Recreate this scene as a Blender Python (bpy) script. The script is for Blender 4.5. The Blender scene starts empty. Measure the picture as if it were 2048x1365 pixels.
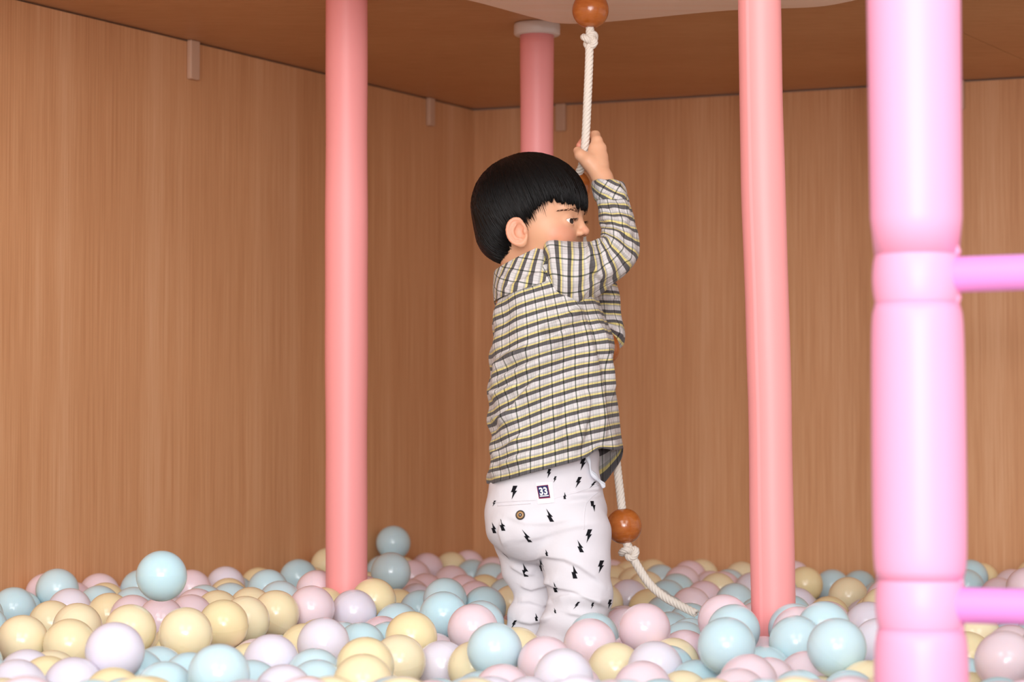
import bpy, bmesh, math, random
import numpy as np
from mathutils import Vector, Matrix
from mathutils.bvhtree import BVHTree

# ------------------------------------------------------------------ camera, world, lights, exposure
FPX = 5000.0                      # focal length in pixels of the 2048 px wide frame
CAMZ = 0.476
TILT = math.atan((915 - 682.5) / FPX)
scene = bpy.context.scene
COL = scene.collection
cam_d = bpy.data.cameras.new('camera')
cam_d.sensor_width = 36.0
cam_d.lens = 36.0 * FPX / 2048
cam_d.clip_start = 0.05
cam_d.dof.use_dof = True
cam_d.dof.focus_distance = 4.12
cam_d.dof.aperture_fstop = 6.0
cam = bpy.data.objects.new('camera', cam_d)
COL.objects.link(cam)
cam.location = (0, 0, CAMZ)
cam.rotation_euler = (math.pi / 2 + TILT, 0, 0)
scene.camera = cam

world = bpy.data.worlds.new('hall_light')
scene.world = world
world.use_nodes = True
wb = world.node_tree.nodes['Background']
wb.inputs['Color'].default_value = (0.97, 0.985, 1.0, 1)
wb.inputs['Strength'].default_value = 0.8

def area_light(name, loc, target, size, power, color=(1, 1, 1), size_y=None):
    d = bpy.data.lights.new(name, 'AREA')
    d.energy = power
    d.color = color
    d.shape = 'RECTANGLE'
    d.size = size
    d.size_y = size_y or size
    o = bpy.data.objects.new(name, d)
    COL.objects.link(o)
    o.location = loc
    o.rotation_euler = (Vector(target) - Vector(loc)).to_track_quat('-Z', 'Y').to_euler()
    return o

# photographer's flash beside the lens and two ceiling lamps of the hall behind the photographer
area_light('camera_flash', (0.04, -0.1, CAMZ + 0.13), (0.15, 4.2, 0.45), 0.09, 20, (1.0, 0.99, 1.0), 0.06)
area_light('hall_ceiling_lamp', (-1.3, -0.6, 2.9), (-0.2, 4.6, 0.4), 1.6, 60, (1.0, 0.98, 0.97))
area_light('hall_ceiling_lamp', (1.5, -0.6, 2.9), (0.4, 4.6, 0.4), 1.6, 60, (1.0, 0.98, 0.97))

# added fill light behind the camera, evens brightness from front balls to back walls
area_light('rear_fill_light', (0.0, -3.6, 1.5), (0.1, 5.0, 0.7), 4.2, 420, (0.99, 0.985, 1.0), 2.2)

vs = scene.view_settings
vs.view_transform = 'Standard'
vs.look = 'None'
vs.gamma = 1.0
vs.use_curve_mapping = False
vs.exposure = -0.36

# ------------------------------------------------------------------ helpers
_c, _s = math.cos(TILT), math.sin(TILT)
EYE = np.array([0.0, 0.0, CAMZ])

def P(px, py, d):
    """world point seen at pixel (px, py) standing d metres in front of the lens"""
    a = (px - 1024) / FPX
    b = (682.5 - py) / FPX
    v = np.array([a, _c - _s * b, _s + _c * b])
    return EYE + v * (d / v[1])

def proj(p):
    q = np.asarray(p) - EYE
    zc = q[..., 1] * _c + q[..., 2] * _s
    return 1024 + FPX * q[..., 0] / zc, 682.5 - FPX * (-q[..., 1] * _s + q[..., 2] * _c) / zc

def srgb(h):
    h = h.lstrip('#')
    out = []
    for i in (0, 2, 4):
        c = int(h[i:i + 2], 16) / 255
        out.append(c / 12.92 if c <= 0.04045 else ((c + 0.055) / 1.055) ** 2.4)
    return tuple(out) + (1.0,)

def new_mat(name, color=(0.8, 0.8, 0.8, 1), rough=0.5, spec=0.5, **kw):
    m = bpy.data.materials.new(name)
    m.use_nodes = True
    b = m.node_tree.nodes['Principled BSDF']
    b.inputs['Base Color'].default_value = color
    b.inputs['Roughness'].default_value = rough
    b.inputs['Specular IOR Level'].default_value = spec
    for k, v in kw.items():
        b.inputs[k].default_value = v
    return m, m.node_tree, b

def nd(nt, typ, **props):
    n = nt.nodes.new(typ)
    for k, v in props.items():
        if isinstance(k, str) and hasattr(n, k):
            setattr(n, k, v)
    return n

def lk(nt, a, b):
    nt.links.new(a, b)

def ramp(nt, stops, interp='LINEAR'):
    r = nt.nodes.new('ShaderNodeValToRGB')
    r.color_ramp.interpolation = interp
    els = r.color_ramp.elements
    while len(els) > 1:
        els.remove(els[-1])
    els[0].position, els[0].color = stops[0]
    for p_, c_ in stops[1:]:
        e = els.new(p_)
        e.color = c_
    return r

def add_obj(name, me, parent=None, mat=None, smooth=True):
    o = bpy.data.objects.new(name, me)
    COL.objects.link(o)
    if mat is not None:
        me.materials.append(mat)
    if smooth and len(me.polygons):
        me.polygons.foreach_set('use_smooth', [True] * len(me.polygons))
    if parent is not None:
        o.parent = parent
        if parent.type != 'EMPTY' or parent.location.length > 0:
            o.matrix_parent_inverse = Matrix.Translation(parent.location).inverted()
    return o

def mesh_from(verts, faces, name='mesh'):
    me = bpy.data.meshes.new(name)
    me.from_pydata([tuple(map(float, v)) for v in verts], [], [tuple(map(int, f)) for f in faces])
    me.update()
    return me

def tag(o, label=None, cat=None, group=None, kind=None):
    if label: o['label'] = label
    if cat: o['category'] = cat
    if group: o['group'] = group
    if kind: o['kind'] = kind
    return o

def empty(name, loc):
    o = bpy.data.objects.new(name, None)
    COL.objects.link(o)
    o.location = tuple(map(float, loc))
    o.empty_display_size = 0.05
    return o

def prism_mesh(poly, z0, z1, bevel=0.0):
    bm = bmesh.new()
    lo = [bm.verts.new((float(x), float(y), z0)) for x, y in poly]
    hi = [bm.verts.new((float(x), float(y), z1)) for x, y in poly]
    n = len(poly)
    bm.faces.new(lo[::-1])
    bm.faces.new(hi)
    for i in range(n):
        bm.faces.new((lo[i], lo[(i + 1) % n], hi[(i + 1) % n], hi[i]))
    bmesh.ops.recalc_face_normals(bm, faces=bm.faces)
    if bevel:
        bmesh.ops.bevel(bm, geom=list(bm.edges), offset=bevel, segments=2, affect='EDGES', profile=0.5)
    me = bpy.data.meshes.new('prism')
    bm.to_mesh(me)
    bm.free()
    return me

def box_mesh(x0, x1, y0, y1, z0, z1, bevel=0.0):
    return prism_mesh([(x0, y0), (x1, y0), (x1, y1), (x0, y1)], z0, z1, bevel)

def grid_faces(nu, nv, close_u=True):
    """faces of an nv x nu vertex grid (row-major by v)"""
    f = []
    for j in range(nv - 1):
        for i in range(nu if close_u else nu - 1):
            i2 = (i + 1) % nu
            f.append((j * nu + i, j * nu + i2, (j + 1) * nu + i2, (j + 1) * nu + i))
    return f

def catmull(pts, n):
    """smooth resampling of control points (any dimension) to n points"""
    pts = np.asarray(pts, float)
    m = len(pts)
    t = np.linspace(0, m - 1, n)
    i = np.clip(t.astype(int), 0, m - 2)
    u = (t - i)[:, None]
    p0 = pts[np.clip(i - 1, 0, m - 1)]
    p1 = pts[i]
    p2 = pts[i + 1]
    p3 = pts[np.clip(i + 2, 0, m - 1)]
    return 0.5 * (2 * p1 + (p2 - p0) * u + (2 * p0 - 5 * p1 + 4 * p2 - p3) * u ** 2 + (3 * p1 - p0 - 3 * p2 + p3) * u ** 3)

def frames(path):
    path = np.asarray(path, float)
    tan = np.gradient(path, axis=0)
    tan /= np.linalg.norm(tan, axis=1)[:, None] + 1e-12
    n0 = np.cross(tan[0], [0.31, 0.77, 0.2])
    n0 /= np.linalg.norm(n0)
    N = [n0]
    for i in range(1, len(path)):
        v = N[-1] - tan[i] * np.dot(N[-1], tan[i])
        v /= np.linalg.norm(v) + 1e-12
        N.append(v)
    N = np.array(N)
    B = np.cross(tan, N)
    return tan, N, B

def tube(path, radius, sides=10, caps=True):
    """verts, faces of a tube along a path; radius scalar or per point"""
    path = np.asarray(path, float)
    n = len(path)
    r = np.broadcast_to(np.asarray(radius, float), (n,))
    _, N, B = frames(path)
    a = np.linspace(0, 2 * math.pi, sides, endpoint=False)
    V = path[:, None] + r[:, None, None] * (np.cos(a)[None, :, None] * N[:, None] + np.sin(a)[None, :, None] * B[:, None])
    V = V.reshape(-1, 3)
    Fc = grid_faces(sides, n)
    V = list(V)
    if caps:
        V.append(path[0]); V.append(path[-1])
        c0, c1 = len(V) - 2, len(V) - 1
        for i in range(sides):
            Fc.append((c0, (i + 1) % sides, i))
            Fc.append((c1, (n - 1) * sides + i, (n - 1) * sides + (i + 1) % sides))
    return V, Fc

class MB:
    """collects pieces of one part"""
    def __init__(self):
        self.v = []; self.f = []
    def add(self, V, Fc):
        o = len(self.v)
        self.v.extend(V)
        self.f.extend([tuple(i + o for i in f) for f in Fc])
        return self
    def mesh(self):
        return mesh_from(self.v, self.f)

def lathe(profile, center, sides=48, wob=None):
    """profile: list of (radius, z); center (x, y) or function z->(x, y)"""
    V = []
    for r, z in profile:
        cx, cy = center(z) if callable(center) else center
        for i in range(sides):
            a = 2 * math.pi * i / sides
            rr = r if wob is None else r * wob(a, z)
            V.append((cx + rr * math.cos(a), cy + rr * math.sin(a), z))
    return V, grid_faces(sides, len(profile))

# ------------------------------------------------------------------ materials
def wood_mat(name, dark, mid, light, stretch, rough=0.45, spec=0.35):
    """stretch: noise scale in the object's own x, y, z (small = long grain)"""
    m, nt, b = new_mat(name, rough=rough, spec=spec)
    tc = nd(nt, 'ShaderNodeTexCoord')
    mp = nd(nt, 'ShaderNodeMapping')
    mp.inputs['Scale'].default_value = stretch
    lk(nt, tc.outputs['Object'], mp.inputs['Vector'])
    n1 = nd(nt, 'ShaderNodeTexNoise')
    n1.inputs['Scale'].default_value = 1.0
    n1.inputs['Detail'].default_value = 6
    n1.inputs['Roughness'].default_value = 0.65
    lk(nt, mp.outputs[0], n1.inputs['Vector'])
    mp2 = nd(nt, 'ShaderNodeMapping')
    mp2.inputs['Scale'].default_value = tuple(0.055 * q for q in stretch)
    lk(nt, tc.outputs['Object'], mp2.inputs['Vector'])
    n2 = nd(nt, 'ShaderNodeTexNoise')
    n2.inputs['Scale'].default_value = 1.0
    n2.inputs['Detail'].default_value = 3
    lk(nt, mp2.outputs[0], n2.inputs['Vector'])
    mx = nd(nt, 'ShaderNodeMix')
    mx.data_type = 'FLOAT'
    mx.inputs[0].default_value = 0.38
    lk(nt, n1.outputs['Fac'], mx.inputs[2])
    lk(nt, n2.outputs['Fac'], mx.inputs[3])
    r = ramp(nt, [(0.3, dark), (0.5, mid), (0.72, light)])
    lk(nt, mx.outputs[0], r.inputs[0])
    lk(nt, r.outputs[0], b.inputs['Base Color'])
    bp = nd(nt, 'ShaderNodeBump')
    bp.inputs['Strength'].default_value = 0.08
    bp.inputs['Distance'].default_value = 0.001
    lk(nt, n1.outputs['Fac'], bp.inputs['Height'])
    lk(nt, bp.outputs[0], b.inputs['Normal'])
    return m

WALLWOOD = wood_mat('oak_veneer', srgb('#bc8256'), srgb('#d49d70'), srgb('#e6b78f'), (260, 260, 3.2))
CEILWOOD = wood_mat('ceiling_veneer', srgb('#b98558'), srgb('#c59264'), srgb('#d0a072'), (14, 60, 30))
BEADWOOD = wood_mat('varnished_bead', srgb('#9c4f1c'), srgb('#b06028'), srgb('#c27438'), (40, 40, 160), 0.18, 0.6)
POSTPINK, _, _ = new_mat('coral_vinyl', srgb('#fca3a2'), 0.42, 0.4)
POLEPINK, _, _ = new_mat('pink_vinyl', srgb('#f9a6c8'), 0.4, 0.4)
RUNGLILAC, _, _ = new_mat('lilac_vinyl', srgb('#dd90d5'), 0.38, 0.4)
PEACH = wood_mat('peach_board', srgb('#fcdcc6'), srgb('#fee6d4'), srgb('#ffecdf'), (3, 40, 40), 0.5, 0.3)
CAPWHITE, _, _ = new_mat('white_plastic', srgb('#e6dcd8'), 0.4, 0.4)
BRACKET, _, _ = new_mat('pale_bracket', srgb('#cda78d'), 0.5, 0.3)
FLOORM, _, _ = new_mat('pit_floor_mat', srgb('#c9a58e'), 0.7, 0.2)
ROPEM, _, _ = new_mat('rope_fibre', srgb('#e2d8cc'), 0.75, 0.25)

# ------------------------------------------------------------------ the room
CORNER = np.array([-0.0947476, 6.2])
LDIR = np.array([-0.48860337, -0.87250602])      # left wall, away from the corner
RDIR = np.array([0.92210238, -0.38694598])       # back wall, away from the corner
CEIL = 1.344
fl = add_obj('floor', box_mesh(-3.2, 3.4, -2.5, 6.6, -0.06, 0.0), None, FLOORM, False)
tag(fl, kind='structure')

def wall(name, d, length, flip):
    """slab whose inner face starts at the corner; local x runs along the wall"""
    me = box_mesh(-0.04, length, *((0, 0.04) if flip else (-0.04, 0)), 0.0, CEIL - 0.004)
    o = add_obj(name, me, None, WALLWOOD, False)
    o.location = (CORNER[0], CORNER[1], 0)
    o.rotation_euler = (0, 0, math.atan2(d[1], d[0]))
    tag(o, kind='structure')
    return o
wall('wall_left', LDIR, 4.2, False)
wall('wall_back', RDIR, 2.6, True)

# ceiling: two veneered boards with a joint, resting over the walls
ceil = empty('ceiling', (CORNER[0], CORNER[1], CEIL))
tag(ceil, kind='structure')
JX = np.array([0.905, 5.05])                     # a point on the joint
def isect(p, d, q, e):
    t = np.linalg.solve(np.array([d, -e]).T, q - p)
    return p + d * t[0]
back0 = CORNER - RDIR * 0.06 - LDIR * 0.06
jb = isect(JX, LDIR, back0, RDIR)
jf = isect(JX, LDIR, np.array([0, 3.9]), np.array([1.0, 0.0]))
lf = isect(back0, LDIR, np.array([0, 3.9]), np.array([1.0, 0.0]))
g = 0.0012
off = np.array([LDIR[1], -LDIR[0]]) * g
if off[0] > 0: off = -off
rb = back0 + RDIR * 2.7
p1 = [back0, jb + off, jf + off, lf]
p2 = [jb - off, rb, np.array([rb[0] + .3, 3.9]), jf - off]
ang = math.atan2(RDIR[1], RDIR[0])
for poly in (p1, p2):
    me = prism_mesh([(q[0] - CORNER[0], q[1] - CORNER[1]) for q in poly], 0.0, 0.03, 0.0006)
    o = bpy.data.objects.new('ceiling_panel', me)
    COL.objects.link(o)
    me.materials.append(CEILWOOD)
    o.parent = ceil
bk = bpy.data.objects.new('ceiling_backing', prism_mesh([(q[0] - CORNER[0], q[1] - CORNER[1]) for q in (back0, rb, np.array([rb[0] + .3, 3.91]), lf + np.array([0, .01]))], 0.031, 0.045))
bk.data.materials.append(CEILWOOD)
COL.objects.link(bk); bk.parent = ceil

# angle brackets that hold the ceiling boards to the walls
def on_wall(px, d):
    """world xy where the sight line through column px meets the wall"""
    return isect(np.array([0.0, 0.0]), np.array([(px - 1024) / FPX, 1.0]), CORNER, d)
def bracket(px, d, w, h, label):
    q = on_wall(px, d)
    nrm = np.array([-d[1], d[0]])
    if np.dot(np.array([.2, 4.5]) - CORNER, nrm) < 0: nrm = -nrm
    bm = bmesh.new()
    bmesh.ops.create_cube(bm, size=1.0, matrix=Matrix.Translation((0, -0.0062, h / 2)) @ Matrix.Diagonal((w, 0.012, h, 1)))
    bmesh.ops.bevel(bm, geom=list(bm.edges), offset=0.003, segments=3, affect='EDGES', profile=0.5)
    me = bpy.data.meshes.new('corner_block')
    bm.to_mesh(me); bm.free()
    o = add_obj('corner_block', me, None, BRACKET, False)
    o.location = (q[0], q[1], CEIL - h - 0.0006)
    o.rotation_euler = (0, 0, math.atan2(nrm[1], nrm[0]) + math.pi / 2)
    tag(o, label, 'block', 'corner blocks under the ceiling')
bracket(378, LDIR, 0.032, 0.082, 'small pale block high on the left wall, nearest the left edge')
bracket(856, LDIR, 0.026, 0.068, 'small pale block high on the left wall, between left pink post and corner')
bracket(1124, RDIR, 0.026, 0.068, 'small pale block high on the back wall, just right of the short post')
bracket(1924, RDIR, 0.026, 0.068, 'small pale block high on the back wall, right of the pink ladder pole')

# ------------------------------------------------------------------ padded posts
def post(name, pts, rad, z0, z1, label, seam=None, seed=0):
    """pts: list of (px, py) of the centre line, depth fixed; rad in metres"""
    rnd = random.Random(seed)
    ph = [rnd.uniform(0, 6.28) for _ in range(4)]
    (d, line) = pts
    zs, xs = [], []
    for a, b in line:
        q = P(a, b, d)
        zs.append(q[2]); xs.append(q[0])
    order = np.argsort(zs)
    zs = np.array(zs)[order]; xs = np.array(xs)[order]
    cen = lambda z: (float(np.interp(z, zs, xs)), d)
    root = empty(name, (float(np.interp(z0, zs, xs)), d, z0))
    tag(root, label, 'post', 'coral pink padded posts')
    n = 70
    prof = []
    for k in range(n):
        z = z0 + (z1 - z0) * k / (n - 1)
        r = rad * (1 + 0.012 * math.sin(9 * z + ph[0]) + 0.008 * math.sin(23 * z + ph[1]))
        if k == 0: r *= 0.97
        prof.append((r, z))
    prof = [(0.0005, z0)] + prof + [(0.0005, z1)]
    def wob(a, z):
        w = 1 + 0.010 * math.sin(2 * a + 3 * z + ph[2]) + 0.006 * math.sin(3 * a - 5 * z + ph[3])
        if seam is not None:
            da = (a - seam + math.pi) % (2 * math.pi) - math.pi
            if da < 0: w += 0.055 * math.exp(da / 0.5)          # lapped sleeve edge
        return w
    V, Fc = lathe(prof, cen, 96, wob)
    add_obj('padding', mesh_from(V, Fc), root, POSTPINK)
    return root, cen

LP, _ = post('padded_post', (4.65, [(693, -60), (693, 1400)]), 0.0392, 0.0, CEIL - 0.0005,
             'coral pink padded post standing left of the child', None, 1)
RP, _ = post('padded_post', (3.97, [(1518, -60), (1519, 0), (1522, 200), (1527, 400), (1534, 600), (1540, 800), (1543, 1000), (1547, 1200), (1549, 1400)]), 0.0345, 0.0, CEIL - 0.0005,
             'coral pink padded post standing right of the child, with a lapped seam', math.radians(232), 2)
MP, mcen = post('padded_post', (4.97, [(1074, 0), (1074, 1400)]), 0.0336, 0.0, CEIL - 0.0245,
             'short-looking coral post with white collar at ceiling, behind the child', None, 3)
prof = [(0.0005, CEIL - 0.0245), (0.044, CEIL - 0.0245), (0.0462, CEIL - 0.022), (0.0464, CEIL - 0.004), (0.045, CEIL - 0.0006), (0.0005, CEIL - 0.0006)]
V, Fc = lathe(prof, mcen, 64)
o = add_obj('collar', mesh_from(V, Fc), MP, CAPWHITE)
o['label'] = 'white plastic collar'

# ------------------------------------------------------------------ pink ladder pole at the right, close to the lens
lad = empty('padded_ladder', (*P(1836, 1200, 2.6)[:2], 0.0))
tag(lad, 'bright pink padded ladder pole with lilac rungs, close at right', 'ladder')
PR = 0.0478
def zpx(py): return float(P(1836, py, 2.6)[2])
def pole(cen_x, cen_y, lean):
    cen = lambda z: (cen_x + lean * (z - 0.5), cen_y)
    def sec(za, zb, name, r, bulge, edge):
        prof = [(0.001, za)]
        n = 26
        for k in range(n + 1):
            t = k / n
            e = min(t, 1 - t) * (zb - za)
            rr = r * (1 + bulge * math.sin(math.pi * t)) - edge * math.exp(-e / 0.010)
            prof.append((rr, za + (zb - za) * t))
        prof.append((0.001, zb))
        V, Fc = lathe(prof, cen, 72, lambda a, z: 1 + 0.006 * math.sin(2 * a + 7 * z))
        add_obj(name, mesh_from(V, Fc), lad, POLEPINK)
    zs = [0.0, zpx(1258), zpx(1160), zpx(607), zpx(510), CEIL + 0.35]
    sec(zs[0], zs[1], 'pad', PR, 0.03, 0.0038)
    sec(zs[1], zs[2], 'joint_sleeve', PR * 0.97, 0.01, 0.003)
    sec(zs[2], zs[3], 'pad', PR, 0.02, 0.0038)
    sec(zs[3], zs[4], 'joint_sleeve', PR * 0.97, 0.01, 0.003)
    sec(zs[4], zs[5], 'pad', PR, 0.025, 0.0038)
    return cen
c0 = P(1836, 700, 2.6)
RUN = np.array([0.90, -0.436]); RUN /= np.linalg.norm(RUN)
pole(c0[0], c0[1], -0.004)
pole(c0[0] + RUN[0] * 0.52, c0[1] + RUN[1] * 0.52, -0.004)
for py in (552, 1209):
    z = zpx(py)
    a = np.array([c0[0], c0[1], z])
    b = a + np.array([RUN[0] * 0.52, RUN[1] * 0.52, 0.0])
    ts = np.linspace(0.04, 0.96, 24)
    path = [a + (b - a) * t for t in ts]
    r = [0.0182 * (1 + 0.02 * math.sin(9 * t)) for t in ts]
    V, Fc = tube(path, r, 32)
    add_obj('rung', mesh_from(V, Fc), lad, RUNGLILAC)
    for t0, sg in ((0.0, 1), (1.0, -1)):                        # gathered cuffs where the rung leaves the pole
        base = a + (b - a) * t0 + sg * (b - a) / 0.52 * 0.034
        for up in (-1, 1):
            q = [base + np.array([0, 0, up * h_]) + sg * (b - a) / 0.52 * o_ for h_, o_ in ((0.018, 0.004), (0.026, 0.002), (0.034, -0.004))]
            V, Fc = tube(catmull(q, 8), [0.004, 0.0085, 0.0095, 0.0095, 0.009, 0.008, 0.006, 0.002], 14)
            add_obj('gathered_cuff', mesh_from(V, Fc), lad, POLEPINK)

# ------------------------------------------------------------------ peach platform under the ceiling
outl = catmull([(-.22, 4.06), (-.17, 4.24), (-.075, 4.385), (.02, 4.53), (.085, 4.60), (.19, 4.575), (.396, 4.465), (.50, 4.435), (.585, 4.40), (.66, 4.27), (.67, 4.12), (.55, 4.045), (.40, 4.03), (.1, 4.0), (-.12, 3.98), (-.22, 4.06)], 120)[:-1]
cen = outl.mean(0)
ZB, ZT = 1.274, CEIL - 0.0005
rows_ = []
for k in range(13):                                             # rounded rim
    a = -math.pi / 2 + math.pi * k / 12
    ins = 0.034 * (1 - math.cos(a))
    z = (ZB + ZT) / 2 + (ZT - ZB) / 2 * math.sin(a)
    dv = cen - outl
    dv = dv / np.linalg.norm(dv, axis=1)[:, None]
    rows_.append(np.c_[outl + dv * ins, np.full(len(outl), z)])
V = [tuple(v) for rr in rows_ for v in rr]
nu = len(outl)
Fc = grid_faces(nu, len(rows_))
V += [(cen[0], cen[1], ZB), (cen[0], cen[1], ZT)]
for i in range(nu):
    Fc.append((len(V) - 2, (i + 1) % nu, i))
    Fc.append((len(V) - 1, 12 * nu + i, 12 * nu + (i + 1) % nu))
pf = add_obj('hanging_board', mesh_from(V, Fc), None, PEACH)
tag(pf, 'peach rounded board fixed under the ceiling, above the rope', 'board')

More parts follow.
